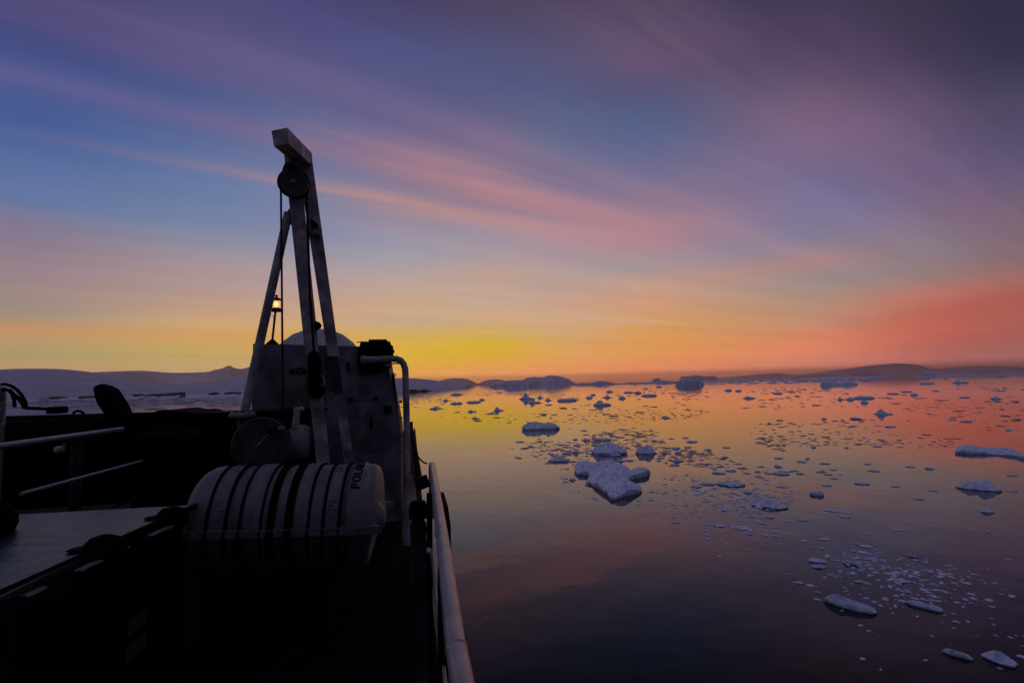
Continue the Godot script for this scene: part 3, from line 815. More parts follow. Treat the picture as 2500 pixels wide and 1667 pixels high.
	["F", "f", 32.007, -56.416, 0.872, 0.48, 0.087, -0.516, "small flat ice scrap just behind the flat ice plate"],
	["F", "f", 18.139, -31.01, 0.794, 0.436, 0.079, -0.529, "wider flat ice scrap just left of the smooth pale wedge-shaped floe"]]

func ice_field() -> void:
	single("ice_floe", outlined_floe([Vector2(12.413, -38.81), Vector2(12.914, -40.247), Vector2(13.454, -40.473), Vector2(14.292, -40.381), Vector2(15.071, -40.66), Vector2(15.917, -40.217), Vector2(16.563, -39.335), Vector2(16.577, -38.3), Vector2(16.296, -37.229), Vector2(16.7, -37.275), Vector2(17.218, -37.281), Vector2(17.788, -37.662), Vector2(17.905, -37.035), Vector2(17.279, -35.954), Vector2(16.649, -35.293), Vector2(15.852, -34.89), Vector2(14.955, -34.222), Vector2(14.561, -33.274), Vector2(14.599, -32.67), Vector2(14.53, -31.569), Vector2(14.094, -30.53), Vector2(13.436, -30.122), Vector2(12.576, -29.68), Vector2(11.627, -28.96), Vector2(11.568, -29.541), Vector2(11.807, -30.652), Vector2(11.795, -31.284), Vector2(11.963, -32.423), Vector2(11.858, -33.017), Vector2(11.893, -33.878), Vector2(11.664, -34.105), Vector2(12.442, -35.574), Vector2(12.822, -36.809), Vector2(12.607, -37.423), Vector2(12.221, -37.559)], 0.42, 1.4, 5), M.ice, "large flat T-shaped floe with snow drifts and three blunt arms", "ice floe")
	single("ice_floe", outlined_floe([Vector2(45.858, -36.444), Vector2(48.017, -38.107), Vector2(49.318, -38.658), Vector2(50.515, -38.606), Vector2(50.95, -37.759), Vector2(51.373, -36.938), Vector2(51.04, -35.633), Vector2(49.686, -33.984), Vector2(49.182, -32.433), Vector2(48.262, -30.783), Vector2(48.302, -31.154), Vector2(47.264, -31.549), Vector2(47.643, -32.611), Vector2(48.437, -33.847), Vector2(48.089, -34.616), Vector2(47.729, -35.41), Vector2(47.022, -35.978), Vector2(46.662, -36.608)], 0.30, 1.5, 9), M.ice, "long ragged floe with a lumpy top, running out of the picture", "ice floe")
	for i in BIG.size():
		var b: Array = BIG[i]
		put_floe("ice_floe", b[2], b[3], b[4], b[5], b[6], b[7], b[1], 100 + i, b[0], "", 44)
	for i in SMALL.size():
		var s: Array = SMALL[i]
		put_floe("ice_scrap", s[2], s[3], s[4], s[5], s[6], s[7], s[1], 300 + i, s[8], CLUSTER[s[0]], 14)
	var near := [
		[[Vector3(16.472, 0, -69.868), Vector3(33.79, 0, -65.372), Vector3(19.412, 0, -42.285), Vector3(10.411, 0, -47.785)], 1300, 0.12, 0.9],
		[[Vector3(30.388, -0, -61.015), Vector3(41.581, 0, -52.819), Vector3(27.575, 0, -33.952), Vector3(21.678, 0, -42.192)], 1400, 0.12, 0.9],
		[[Vector3(40.489, 0, -51.449), Vector3(54.067, 0, -42.991), Vector3(35.671, 0, -28.581), Vector3(26.535, 0, -33.948)], 900, 0.12, 0.8],
		[[Vector3(40.028, 0, -124.3), Vector3(127.8, 0, -87.969), Vector3(62.531, 0, -43.378), Vector3(15.955, -0, -67.7)], 2300, 0.12, 1.1],
		[[Vector3(2.239, 0, -433.8), Vector3(381.1, 0, -258.9), Vector3(128.2, 0, -87.53), Vector3(0.782, 0, -158.8)], 3000, 0.25, 2.4],
		[[Vector3(8.688, 0, -422.5), Vector3(104.6, 0, -396.9), Vector3(35.617, 0, -127.5), Vector3(5.395, 0, -124.4)], 420, 0.3, 2.2],
		[[Vector3(12.129, 0, -41.46), Vector3(13.886, 0, -41.94), Vector3(10.371, 0, -30.734), Vector3(9.147, 0, -32.374)], 30, 0.1, 0.35],
		[[Vector3(10.882, 0, -31.815), Vector3(17.373, 0, -29.724), Vector3(13.441, 0, -22.449), Vector3(10.966, 0, -27.315)], 45, 0.08, 0.4],
		[[Vector3(37.15, 0, -30.585), Vector3(41.792, 0, -28.953), Vector3(28.821, 0, -20.162), Vector3(24.567, 0, -21.434)], 30, 0.1, 0.45],
		[[Vector3(-470.9, 0, -671.4), Vector3(-141.1, 0, -484.8), Vector3(-71.86, 0, -247.0), Vector3(-200.5, -0, -286.1)], 700, 1.0, 8.0]]
	mass("brash_ice", scatter(near, 77), 0.05, "countless thin scraps of brash ice strewn over the still water", "brash ice", M.wet_shaded_ice, 7)
	var chips := [
		[[Vector3(18.571, 0, -34.419), Vector3(23.531, 0, -28.369), Vector3(18.919, 0, -18.383), Vector3(12.086, 0, -20.887)], 900, 0.08, 0.4],
		[[Vector3(16.605, 0, -20.214), Vector3(19.634, 0, -15.731), Vector3(16.981, 0, -12.877), Vector3(12.965, 0, -14.215)], 520, 0.05, 0.28],
		[[Vector3(12.836, -0, -14.886), Vector3(20.651, 0, -14.626), Vector3(13.519, 0, -9.793), Vector3(10.823, -0, -10.793)], 50, 0.04, 0.15]]
	mass("ice_chips", scatter(chips, 88), 0.10, "fine pale chips of ice trailing over the dark near water", "ice chips", M.ice, 9)
	var far := [
		[[Vector3(1321.5, 0, -2028.6), Vector3(1579.9, 0, -1043.8), Vector3(797.0, 0, -526.9), Vector3(474.5, 0, -728.8)], 2400, 3.0, 24.0],
		[[Vector3(525.3, 0, -812.8), Vector3(1087.0, 0, -718.4), Vector3(532.9, 0, -352.5), Vector3(289.2, 0, -447.8)], 420, 2.0, 14.0],
		[[Vector3(-3.962, 0, -1643.8), Vector3(863.2, 0, -1315.3), Vector3(346.7, -0, -528.8), Vector3(-1.354, 0, -546.3)], 560, 2.0, 16.0],
		[[Vector3(-968.8, 0, -1381.0), Vector3(-286.7, 0, -984.3), Vector3(-134.3, 0, -461.4), Vector3(-442.4, 0, -630.9)], 420, 3.0, 22.0],
		[[Vector3(-356.4, 0, -508.3), Vector3(-224.4, 0, -433.4), Vector3(-179.1, 0, -326.8), Vector3(-200.5, -0, -286.1)], 60, 2.0, 9.0],
		[[Vector3(-207.5, 0, -426.4), Vector3(-122.5, 0, -420.8), Vector3(-80.138, 0, -275.5), Vector3(-136.1, 0, -291.1)], 9, 2.0, 12.0],
		[[Vector3(-259.9, 0, -892.3), Vector3(-2.579, 0, -1061.8), Vector3(-1.533, 0, -621.7), Vector3(-134.3, 0, -461.4)], 300, 3.0, 16.0]]
	mass("pack_ice", scatter(far, 99, -0.18), 0.055, "far band of broken pack ice lying along the horizon and the snowy shore", "pack ice", M.ice, 8)

func land() -> void:
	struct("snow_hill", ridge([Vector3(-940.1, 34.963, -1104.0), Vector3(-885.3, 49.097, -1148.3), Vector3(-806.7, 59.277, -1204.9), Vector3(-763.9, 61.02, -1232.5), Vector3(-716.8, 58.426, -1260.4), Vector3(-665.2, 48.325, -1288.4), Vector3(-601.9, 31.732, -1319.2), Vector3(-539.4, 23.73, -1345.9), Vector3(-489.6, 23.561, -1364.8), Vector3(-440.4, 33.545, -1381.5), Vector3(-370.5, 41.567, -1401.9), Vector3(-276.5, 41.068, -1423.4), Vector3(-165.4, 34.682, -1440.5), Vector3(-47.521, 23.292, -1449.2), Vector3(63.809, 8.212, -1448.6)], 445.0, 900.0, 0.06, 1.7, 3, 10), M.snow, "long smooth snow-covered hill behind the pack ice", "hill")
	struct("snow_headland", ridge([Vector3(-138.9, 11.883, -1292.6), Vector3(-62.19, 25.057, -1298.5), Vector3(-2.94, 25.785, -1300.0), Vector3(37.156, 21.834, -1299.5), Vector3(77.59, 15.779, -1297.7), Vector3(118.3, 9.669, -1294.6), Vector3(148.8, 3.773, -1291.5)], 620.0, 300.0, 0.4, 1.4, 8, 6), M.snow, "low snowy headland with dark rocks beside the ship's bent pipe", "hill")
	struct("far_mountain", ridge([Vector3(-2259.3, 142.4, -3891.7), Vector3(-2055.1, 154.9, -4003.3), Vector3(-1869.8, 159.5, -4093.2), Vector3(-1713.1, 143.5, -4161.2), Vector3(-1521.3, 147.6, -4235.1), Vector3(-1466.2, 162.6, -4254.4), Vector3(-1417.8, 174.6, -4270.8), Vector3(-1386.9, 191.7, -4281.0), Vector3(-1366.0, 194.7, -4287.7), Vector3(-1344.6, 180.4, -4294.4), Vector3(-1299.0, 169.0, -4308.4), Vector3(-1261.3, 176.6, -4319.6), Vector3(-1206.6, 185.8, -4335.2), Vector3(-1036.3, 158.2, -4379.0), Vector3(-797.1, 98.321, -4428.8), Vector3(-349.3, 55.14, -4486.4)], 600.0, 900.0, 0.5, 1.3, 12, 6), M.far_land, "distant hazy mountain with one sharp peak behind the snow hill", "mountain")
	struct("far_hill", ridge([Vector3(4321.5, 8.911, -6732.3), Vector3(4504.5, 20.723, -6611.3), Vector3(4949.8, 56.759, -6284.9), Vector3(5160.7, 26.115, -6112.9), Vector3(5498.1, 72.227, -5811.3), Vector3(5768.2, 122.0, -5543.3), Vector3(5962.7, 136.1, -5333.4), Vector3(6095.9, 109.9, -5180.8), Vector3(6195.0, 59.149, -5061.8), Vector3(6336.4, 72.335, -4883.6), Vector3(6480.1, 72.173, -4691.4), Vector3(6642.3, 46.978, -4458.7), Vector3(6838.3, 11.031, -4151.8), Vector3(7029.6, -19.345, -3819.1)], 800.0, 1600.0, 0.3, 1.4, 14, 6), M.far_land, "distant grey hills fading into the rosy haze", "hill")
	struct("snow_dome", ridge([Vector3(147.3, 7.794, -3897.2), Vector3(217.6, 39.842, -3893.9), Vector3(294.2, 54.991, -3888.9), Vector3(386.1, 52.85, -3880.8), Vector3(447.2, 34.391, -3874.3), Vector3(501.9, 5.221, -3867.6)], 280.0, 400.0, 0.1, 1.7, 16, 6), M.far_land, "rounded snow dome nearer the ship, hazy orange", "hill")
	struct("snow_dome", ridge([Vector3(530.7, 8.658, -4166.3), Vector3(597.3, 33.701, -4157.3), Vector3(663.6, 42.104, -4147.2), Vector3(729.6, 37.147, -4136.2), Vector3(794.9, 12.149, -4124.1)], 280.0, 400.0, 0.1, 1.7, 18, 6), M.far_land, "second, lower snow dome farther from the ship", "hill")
	# dark rocks along the shore
	var rocks := [
		[[Vector3(-408.3, 2.502, -896.4), Vector3(-397.9, 4.041, -901.1), Vector3(-384.2, 3.891, -907.0), Vector3(-366.1, 5.567, -914.4), Vector3(-357.9, 5.63, -917.7)], "longest dark rock outcrop below the saddle of the snow hill"],
		[[Vector3(-417.1, 3.642, -881.3), Vector3(-413.5, 4.757, -883.0), Vector3(-409.8, 4.315, -884.7), Vector3(-406.5, 4.326, -886.2), Vector3(-404.2, 3.491, -887.3)], "small dark rock beside the longest outcrop"],
		[[Vector3(-327.9, 2.665, -928.8), Vector3(-324.1, 3.55, -930.2), Vector3(-320.2, 4.102, -931.5), Vector3(-316.9, 3.996, -932.6), Vector3(-313.0, 2.515, -934.0)], "dark rock at the shore next to the crane's stay"],
		[[Vector3(-307.3, 2.674, -935.8), Vector3(-301.1, 3.5, -937.9), Vector3(-295.4, 4.006, -939.7), Vector3(-288.4, 3.448, -941.8), Vector3(-282.5, 2.231, -943.6)], "low dark rock right behind the crane's stay"],
		[[Vector3(-493.5, 3.122, -823.5), Vector3(-489.1, 3.788, -826.0), Vector3(-484.0, 3.86, -829.1), Vector3(-480.3, 3.421, -831.2), Vector3(-475.3, 2.644, -834.1)], "thin dark rock ledge at the shore near the bent hoses"],
		[[Vector3(-465.7, 2.827, -839.5), Vector3(-459.8, 3.466, -842.7), Vector3(-453.1, 3.492, -846.4), Vector3(-445.7, 3.206, -850.2), Vector3(-439.5, 2.071, -853.5)], "thin dark rock ledge at the shore behind the tilted engine"]]
	for i in rocks.size():
		var line := []
		for p in rocks[i][0]:
			line.append(Vector3(p.x, maxf(p.y, 0.3), p.z))
		single("shore_rock", ridge(line, 8.0, 30.0, 1.5, 1.5, 30 + i, 5), M.rock, rocks[i][1], "rock")
	var near_rocks := [
		[[Vector3(-8.244, 0, -560.9), Vector3(26.292, 0, -644.5)], [0.0, 0.7, 1.0, 0.5, 0.75, 0.35, 0.0], 3.2, 0.0, "dark rocks at the waterline of the headland, beside the bent pipe"],
		[[Vector3(33.109, 6.535, -999.5), Vector3(110.6, 6.99, -993.9)], [0.0, 0.5, 0.8, 1.0, 0.6, 0.8, 0.0], 3.6, 1.6, "dark strip of rock at the tip of the headland"]]
	for i in near_rocks.size():
		var line := []
		for k in 7:
			var p: Vector3 = near_rocks[i][0][0].lerp(near_rocks[i][0][1], k / 6.0)
			line.append(Vector3(p.x, near_rocks[i][1][k] * near_rocks[i][2], p.z))
		var o := single("shore_rock", ridge(line, 9.0, 14.0, 0.9, 1.6, 50 + i, 5), M.rock, near_rocks[i][4], "rock")
		o.position.y = near_rocks[i][3]

func bergs() -> void:
	var list := [
		["tabular iceberg, the tallest of the far ice ridge, with a flat sloping top", [Vector3(344.2, 3.121, -1664.8), Vector3(361.7, 14.848, -1661.1), Vector3(380.5, 23.845, -1656.9), Vector3(423.9, 24.088, -1646.3), Vector3(460.6, 27.86, -1636.4), Vector3(481.2, 25.964, -1630.5), Vector3(509.2, 16.468, -1621.9), Vector3(524.2, 5.33, -1617.2), Vector3(539.1, -1.757, -1612.2)], 180.0],
		["low jagged iceberg running off the tabular iceberg towards the domes", [Vector3(150.7, 2.827, -988.6), Vector3(163.3, 6.483, -986.6), Vector3(174.3, 7.006, -984.7), Vector3(183.8, 11.541, -983.0), Vector3(194.8, 12.462, -980.8), Vector3(210.5, 12.47, -977.6), Vector3(224.4, 8.94, -974.5), Vector3(232.0, 3.983, -972.7)], 60.0],
		["low humped iceberg just beyond the tabular iceberg's far end", [Vector3(319.7, 1.098, -1000.2), Vector3(335.4, 4.013, -995.0), Vector3(358.7, 4.242, -986.8), Vector3(374.1, 7.137, -981.1), Vector3(388.4, 5.525, -975.5), Vector3(400.2, 2.345, -970.7), Vector3(422.3, 0.143, -961.3)], 60.0],
		["long low line of ice between the humped iceberg and the dark blue one", [Vector3(419.2, -0.446, -1017.0), Vector3(446.3, 2.7, -1005.4), Vector3(472.7, 2.427, -993.3), Vector3(496.3, 3.059, -981.7), Vector3(510.8, 5.18, -974.2), Vector3(522.1, 3.608, -968.2), Vector3(537.4, 2.347, -959.8)], 60.0],
		["dark blue rounded iceberg with a flat foot, alone in front of the ridge", [Vector3(269.5, 0.926, -490.9), Vector3(271.4, 4.267, -489.8), Vector3(274.4, 6.726, -488.2), Vector3(280.0, 7.405, -485.0), Vector3(285.5, 7.449, -481.8), Vector3(289.5, 6.279, -479.3), Vector3(292.1, 3.695, -477.8), Vector3(294.3, 0.3, -476.4)], 12.0],
		["far pale crenellated iceberg behind the dark blue one", [Vector3(1272.3, 6.756, -2267.5), Vector3(1277.7, 19.374, -2264.4), Vector3(1303.6, 19.54, -2249.6), Vector3(1319.7, 21.96, -2240.2), Vector3(1335.6, 23.393, -2230.7), Vector3(1351.3, 20.935, -2221.3), Vector3(1369.8, 17.42, -2209.9), Vector3(1386.7, 17.836, -2199.3), Vector3(1400.5, 19.312, -2190.6), Vector3(1410.8, 14.156, -2183.9), Vector3(1417.9, 4.321, -2179.3)], 60.0],
		["tiny far iceberg on the horizon, flat as a table", [Vector3(1422.7, 1.019, -2866.4), Vector3(1431.7, 13.044, -2861.9), Vector3(1452.9, 14.881, -2851.2), Vector3(1465.4, 12.068, -2844.8), Vector3(1469.1, 0.954, -2842.8)], 50.0],
		["low white berg with a taller block at one end, far in the salmon water", [Vector3(295.0, 0.113, -326.5), Vector3(295.7, 3.539, -325.8), Vector3(297.3, 4.088, -324.4), Vector3(299.5, 3.27, -322.4), Vector3(300.5, 2.345, -321.4), Vector3(304.2, 2.087, -317.9), Vector3(306.4, 2.901, -315.8), Vector3(308.8, 2.677, -313.4), Vector3(310.8, 1.449, -311.4), Vector3(312.0, -0.033, -310.3)], 9.0],
		["small dark berg at the inner end of the far pack ice", [Vector3(956.5, -1.592, -1155.5), Vector3(960.9, 2.978, -1151.8), Vector3(968.0, 4.3, -1145.8), Vector3(974.8, 0.939, -1140.0), Vector3(978.8, -2.311, -1136.6)], 25.0],
		["small mound of ice on the horizon above the rose water", [Vector3(994.2, 3.66, -837.6), Vector3(997.1, 5.944, -834.1), Vector3(1002.3, 6.096, -827.8), Vector3(1006.2, 3.912, -823.2)], 30.0],
		["blocky small iceberg at the shore of the snow hill", [Vector3(-324.2, 2.564, -528.5), Vector3(-323.5, 5.064, -528.9), Vector3(-321.5, 6.429, -530.1), Vector3(-319.7, 6.174, -531.2), Vector3(-318.2, 3.746, -532.1), Vector3(-317.7, 2.264, -532.4)], 10.0]]
	for i in list.size():
		single("iceberg", ridge(list[i][1], list[i][2] * 0.5, list[i][2], 0.9, 3.4, 60 + i * 3, 4, 1.6, 5), M.ice if i == 7 else M.berg_ice, list[i][0], "iceberg")

# ---------------------------------------------------------------- the ship
func ship() -> void:
	var deck := begin()
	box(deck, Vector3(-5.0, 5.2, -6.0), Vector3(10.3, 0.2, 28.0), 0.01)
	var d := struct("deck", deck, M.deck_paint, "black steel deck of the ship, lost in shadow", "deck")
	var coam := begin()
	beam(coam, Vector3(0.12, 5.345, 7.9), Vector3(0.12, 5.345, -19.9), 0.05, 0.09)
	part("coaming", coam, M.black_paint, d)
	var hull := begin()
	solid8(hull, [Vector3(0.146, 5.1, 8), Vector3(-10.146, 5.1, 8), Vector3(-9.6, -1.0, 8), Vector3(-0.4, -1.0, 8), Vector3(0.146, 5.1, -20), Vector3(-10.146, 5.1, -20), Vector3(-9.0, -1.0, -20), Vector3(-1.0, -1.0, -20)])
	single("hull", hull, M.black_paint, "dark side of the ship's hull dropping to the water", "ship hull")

func unseen_shade_block() -> void:
	# unseen block added behind the camera to keep the eastern sky off the deck
	var t := thing("unseen_shade_block", "tall dark block added unseen behind the viewer to shade the deck", "unseen_shade_block")
	var st := begin()
	box(st, Vector3(-4.95, 9.3, 5.2), Vector3(9.9, 8.0, 5.0), 0.05)
	part("wall", st, M.winch_paint, t)
	st = begin()
	box(st, Vector3(-4.95, 13.4, 4.9), Vector3(10.1, 0.2, 5.8), 0.04)
	part("roof", st, M.winch_paint, t)

func handrail() -> void:
	var t := thing("handrail", "frosted grey tubular handrail running along the ship's side", "handrail")
	var line := [Vector3(0.098, 6.35, 2.2), Vector3(0.104, 6.35, -0.4), Vector3(0.105, 6.35, -1.376), Vector3(0.123, 6.35, -2.102), Vector3(0.145, 6.35, -3.233), Vector3(0.165, 6.35, -4.303)]
	var far: Vector3 = line[-1]
	var st := begin()
	tube(st, line + [far + Vector3(0, -0.012, -0.05), far + Vector3(0, -0.045, -0.085), far + Vector3(0, -0.10, -0.10), far + Vector3(0, -0.45, -0.10)], 0.027, 18)
	part("top_rail", st, M.rail_steel, t)
	for z in [-1.32, -2.35]:
		var w := begin()
		var y: Vector3 = line[2].lerp(line[3], clampf((z - line[2].z) / (line[3].z - line[2].z), 0.0, 1.0))
		lathe(w, Vector3(y.x, 6.35, z), Vector3.BACK, [Vector2(0.0265, -0.012), Vector2(0.0295, -0.004), Vector2(0.0295, 0.004), Vector2(0.0265, 0.012)], 18)
		part("weld_bead", w, M.rail_steel, t)
	var low := begin()
	beam(low, Vector3(0.085, 5.98, 2.2), Vector3(0.12, 5.98, -4.6), 0.012, 0.045, 0.003)
	part("lower_rail", low, M.rail_steel, t)
	for z in [1.2, -1.95, -3.3]:
		var p := begin()
		tube(p, [Vector3(0.10, 5.3, z), Vector3(0.108, 6.33, z)], 0.019, 10)
		part("stanchion", p, M.black_paint, t)
	var br := begin()
	beam(br, Vector3(0.042, 6.2, -4.3), Vector3(0.134, 6.231, -4.3), 0.05, 0.10, 0.01)
	part("bracket", br, M.dull_grey, t)
	var plate := begin()
	beam(plate, Vector3(0.027, 6.076, -3.05), Vector3(0.105, 6.054, -3.05), 0.09, 0.012, 0.003)
	part("bracket", plate, M.rail_steel, t)
	# hooks and pins in the gap between post and rail
	for k in 3:
		var pin := begin()
		tube(pin, [Vector3(0.066, 6.16, -3.6) + Vector3(0.0, -0.09 * k, 0.02 * k), Vector3(0.093, 6.139, -3.6) + Vector3(0.01, -0.09 * k - 0.03, 0.02 * k)], 0.014, 8)
		part("pin", pin, M.black_paint, t)
	var post := thing("pipe_post", "thick dull pipe standing on deck inside the handrail", "pipe")
	var s2 := begin()
	lathe(s2, Vector3(0.033, 5.459, -2.95) * Vector3(1, 0, 1) + Vector3(0, 5.3, 0), Vector3.UP, [Vector2(0.0, 0.0), Vector2(0.075, 0.0), Vector2(0.075, 0.03), Vector2(0.045, 0.032), Vector2(0.045, 0.94), Vector2(0.03, 0.965), Vector2(0.0, 0.97)], 18)
	part("pipe", s2, M.dull_grey, post)
	var cap := begin()
	lathe(cap, Vector3(0.033, 5.459, -2.95) * Vector3(1, 0, 1) + Vector3(0, 6.27, 0), Vector3.UP, [Vector2(0.0, 0.0), Vector2(0.05, 0.0), Vector2(0.052, 0.05), Vector2(0.04, 0.09), Vector2(0.0, 0.10)], 16)
	part("cover", cap, M.black_rubber, post)
	var b1 := begin()
	prism(b1, [Vector3(0.185, 6.12, -2.85), Vector3(0.185, 6.46, -2.85) - Vector3(0, 0.22, 0), Vector3(0.185, 6.30, -3.05), Vector3(0.185, 6.30, -3.45), Vector3(0.185, 5.6, -3.45), Vector3(0.185, 5.6, -2.85)], Vector3(0.02, 0, 0))
	single("side_board", b1, M.black_paint, "narrow black board with a cut corner outside the rail, the farther one", "board", "boards outside the rail")
	var b2 := begin()
	prism(b2, [Vector3(0.15, 6.17, -1.56), Vector3(0.15, 6.21, -1.68), Vector3(0.15, 6.17, -1.8), Vector3(0.15, 5.4, -1.8), Vector3(0.15, 5.4, -1.45), Vector3(0.15, 6.1, -1.45)], Vector3(0.015, 0, 0))
	single("side_board", b2, M.black_paint, "dark grey board outside the rail, the one nearest the camera", "board", "boards outside the rail")
	var chain := begin()
	tube(chain, [Vector3(0.029, 6.401, -4.95), Vector3(0.051, 6.347, -4.95), Vector3(0.081, 6.307, -4.95), Vector3(0.111, 6.279, -4.95), Vector3(0.145, 6.266, -4.95)], 0.008, 6)
	single("slack_rope", chain, M.rope, "short slack line between the dark deck edge and the handrail's rounded end", "rope")
	var ed := thing("edge_post", "slim dark post leaning at the deck edge behind the bent pipe", "post")
	var e2 := begin()
	tube(e2, [Vector3(0.084, 6.025, -5.3), Vector3(0.048, 6.165, -6.6), Vector3(-0.006, 6.344, -8.6)], 0.03, 10)
	part("rod", e2, M.black_paint, ed)
	var e3 := begin()
	box(e3, Vector3(0.001, 6.37, -8.6), Vector3(0.05, 0.09, 0.05))
	part("cap", e3, M.dull_grey, ed)

func crane() -> void:
	var t := thing("deck_crane", "grey steel A-frame crane towering over the deck", "crane")
	var a := begin()
	solid8(a, [Vector3(-1.168, 9.275, -5), Vector3(-1.033, 9.284, -5), Vector3(-1.095, 9.421, -5.3), Vector3(-1.238, 9.412, -5.3), Vector3(-0.759, 5.457, -5), Vector3(-0.646, 5.447, -5), Vector3(-0.718, 5.273, -5.56), Vector3(-0.844, 5.284, -5.56)])
	part("front_leg", a, M.crane_paint, t)
	var b := begin()
	solid8(b, [Vector3(-1.102, 9.267, -5.3), Vector3(-0.962, 9.293, -5.3), Vector3(-1.02, 9.432, -5.62), Vector3(-1.168, 9.404, -5.62), Vector3(-0.507, 5.399, -5.3), Vector3(-0.438, 5.394, -5.3), Vector3(-0.492, 5.197, -5.95), Vector3(-0.569, 5.203, -5.95)])
	part("rear_leg", b, M.crane_paint, t)
	var tie := begin()
	solid8(tie, [Vector3(-0.825, 7.31, -5.2), Vector3(-0.689, 7.3, -5.2), Vector3(-0.729, 7.318, -5.5), Vector3(-0.873, 7.328, -5.5), Vector3(-0.786, 6.966, -5.2), Vector3(-0.642, 6.955, -5.2), Vector3(-0.679, 6.952, -5.5), Vector3(-0.831, 6.964, -5.5)])
	part("tie_plate", tie, M.winch_paint, t)
	var pocket_shade := begin()  # black slab laid on the leg for the shade inside a recess
	solid8(pocket_shade, [Vector3(-0.971, 8.685, -5.27), Vector3(-0.901, 8.637, -5.27), Vector3(-0.908, 8.65, -5.31), Vector3(-0.979, 8.698, -5.31), Vector3(-0.943, 8.498, -5.27), Vector3(-0.881, 8.492, -5.27), Vector3(-0.888, 8.503, -5.31), Vector3(-0.95, 8.51, -5.31)])
	part("pocket_shade", pocket_shade, M.black_paint, t)
	var sh := begin()
	disc(sh, Vector3(-0.926, 8.538, -5.26), Vector3(0, 0, 1), 0.036, 0.04)
	part("guide_roller", sh, M.bare_steel, t)
	var slot_shade := begin()  # second black slab, for the shade in the upper recess
	solid8(slot_shade, [Vector3(-1.038, 9.301, -5.27), Vector3(-0.975, 9.262, -5.27), Vector3(-0.983, 9.279, -5.31), Vector3(-1.046, 9.318, -5.31), Vector3(-1.034, 9.241, -5.27), Vector3(-0.971, 9.228, -5.27), Vector3(-0.979, 9.245, -5.31), Vector3(-1.041, 9.258, -5.31)])
	part("slot_shade", slot_shade, M.black_paint, t)
	var head := begin()
	solid8(head, [Vector3(-1.109, 9.116, -4.35), Vector3(-0.987, 9.153, -4.35), Vector3(-0.976, 9.017, -4.35), Vector3(-1.089, 8.985, -4.35), Vector3(-1.127, 9.387, -5.34), Vector3(-0.973, 9.388, -5.34), Vector3(-0.965, 9.255, -5.34), Vector3(-1.11, 9.25, -5.34)])
	var hd := part("jib_head", head, M.crane_paint, t)
	var lug := begin()
	solid8(lug, [Vector3(-1.017, 9.155, -4.5), Vector3(-0.984, 9.161, -4.5), Vector3(-1.024, 9.289, -4.9), Vector3(-1.063, 9.283, -4.9), Vector3(-1.009, 9.09, -4.5), Vector3(-0.98, 9.085, -4.5), Vector3(-1.027, 9.265, -4.9), Vector3(-1.06, 9.259, -4.9)])
	part("lug", lug, M.rail_steel, hd)
	var stay := begin()
	tube(stay, [Vector3(-1.196, 8.757, -5.35), Vector3(-1.239, 8.498, -5.33), Vector3(-1.508, 6.802, -5.15)], 0.041, 16)
	part("stay_tube", stay, M.crane_paint, t)
	var ear := begin()
	prism(ear, [Vector3(-1.24, 8.683, -5.36), Vector3(-1.222, 8.751, -5.36), Vector3(-1.195, 8.802, -5.36), Vector3(-1.164, 8.812, -5.36), Vector3(-1.155, 8.656, -5.36), Vector3(-1.209, 8.654, -5.36)], Vector3(0, 0, -0.05))
	part("stay_lug", ear, M.crane_paint, t)
	var fl := begin()
	disc(fl, Vector3(-1.522, 6.765, -5.14), Vector3.UP, 0.115, 0.035)
	var flange := part("stay_flange", fl, M.bare_steel, t)
	var foot := begin()
	tube(foot, [Vector3(-1.521, 6.75, -5.14), Vector3(-1.495, 6.444, -5.14), Vector3(-1.468, 5.603, -5.14)], 0.05, 14)
	part("stay_foot", foot, M.winch_paint, t)
	for k in 8:
		var bo := begin()
		var an := TAU * k / 8.0 + 0.2
		lathe(bo, Vector3(-1.522, 6.765, -5.14) + Vector3(cos(an) * 0.092, 0.016, sin(an) * 0.092), Vector3.UP, [Vector2(0.014, 0.0), Vector2(0.014, 0.016), Vector2(0.0, 0.018)], 6)
		part("bolt", bo, M.rail_steel, flange)
	var pad := begin()
	prism(pad, [Vector3(-0.87, 7.62, -4.97), Vector3(-0.833, 7.609, -4.97), Vector3(-0.815, 7.586, -4.97), Vector3(-0.819, 7.563, -4.97), Vector3(-0.855, 7.533, -4.97), Vector3(-0.869, 7.533, -4.97)], Vector3(0, 0, -0.05))
	part("rope_eye", pad, M.black_paint, t)
	# the block that hangs from the head, its wire and the hook block
	var blk := thing("pulley_block", "dark teardrop pulley block hanging from the crane head", "pulley")
	var ch := []
	for p in [[185, 690], [200, 745], [240, 800], [300, 838], [380, 848], [450, 818], [492, 765], [503, 700], [482, 640], [455, 590], [430, 520], [405, 480], [330, 464], [245, 482], [225, 530], [205, 600], [188, 650]]:
		ch.append(Vector3(p[0], p[1], 0))
	var o0: Vector3 = Vector3(-1.148, 8.853, -4.78)
	var ox: Vector3 = (Vector3(-0.901, 8.866, -4.78) - o0) / 318.0
	var oy: Vector3 = (Vector3(-1.074, 8.724, -4.78) - Vector3(-1.077, 9.047, -4.78)) / 381.0
	for side in [0.0, -0.085]:
		var poly := []
		for c in ch:
			poly.append(o0 + ox * (c.x - 185.0) + oy * (c.y - 690.0) + Vector3(0, 0, side))
		var cs := begin()
		prism(cs, poly, Vector3(0, 0, -0.018))
		part("cheek_plate", cs, M.winch_paint, blk)
	var wheel := begin()
	disc(wheel, Vector3(-1.036, 8.869, -4.825), Vector3(0, 0, 1), 0.138, 0.05)
	part("sheave", wheel, M.black_paint, blk)
	var hub := begin()
	disc(hub, Vector3(-1.028, 8.859, -4.77), Vector3(0, 0, 1), 0.020, 0.03, 0.006, 12)
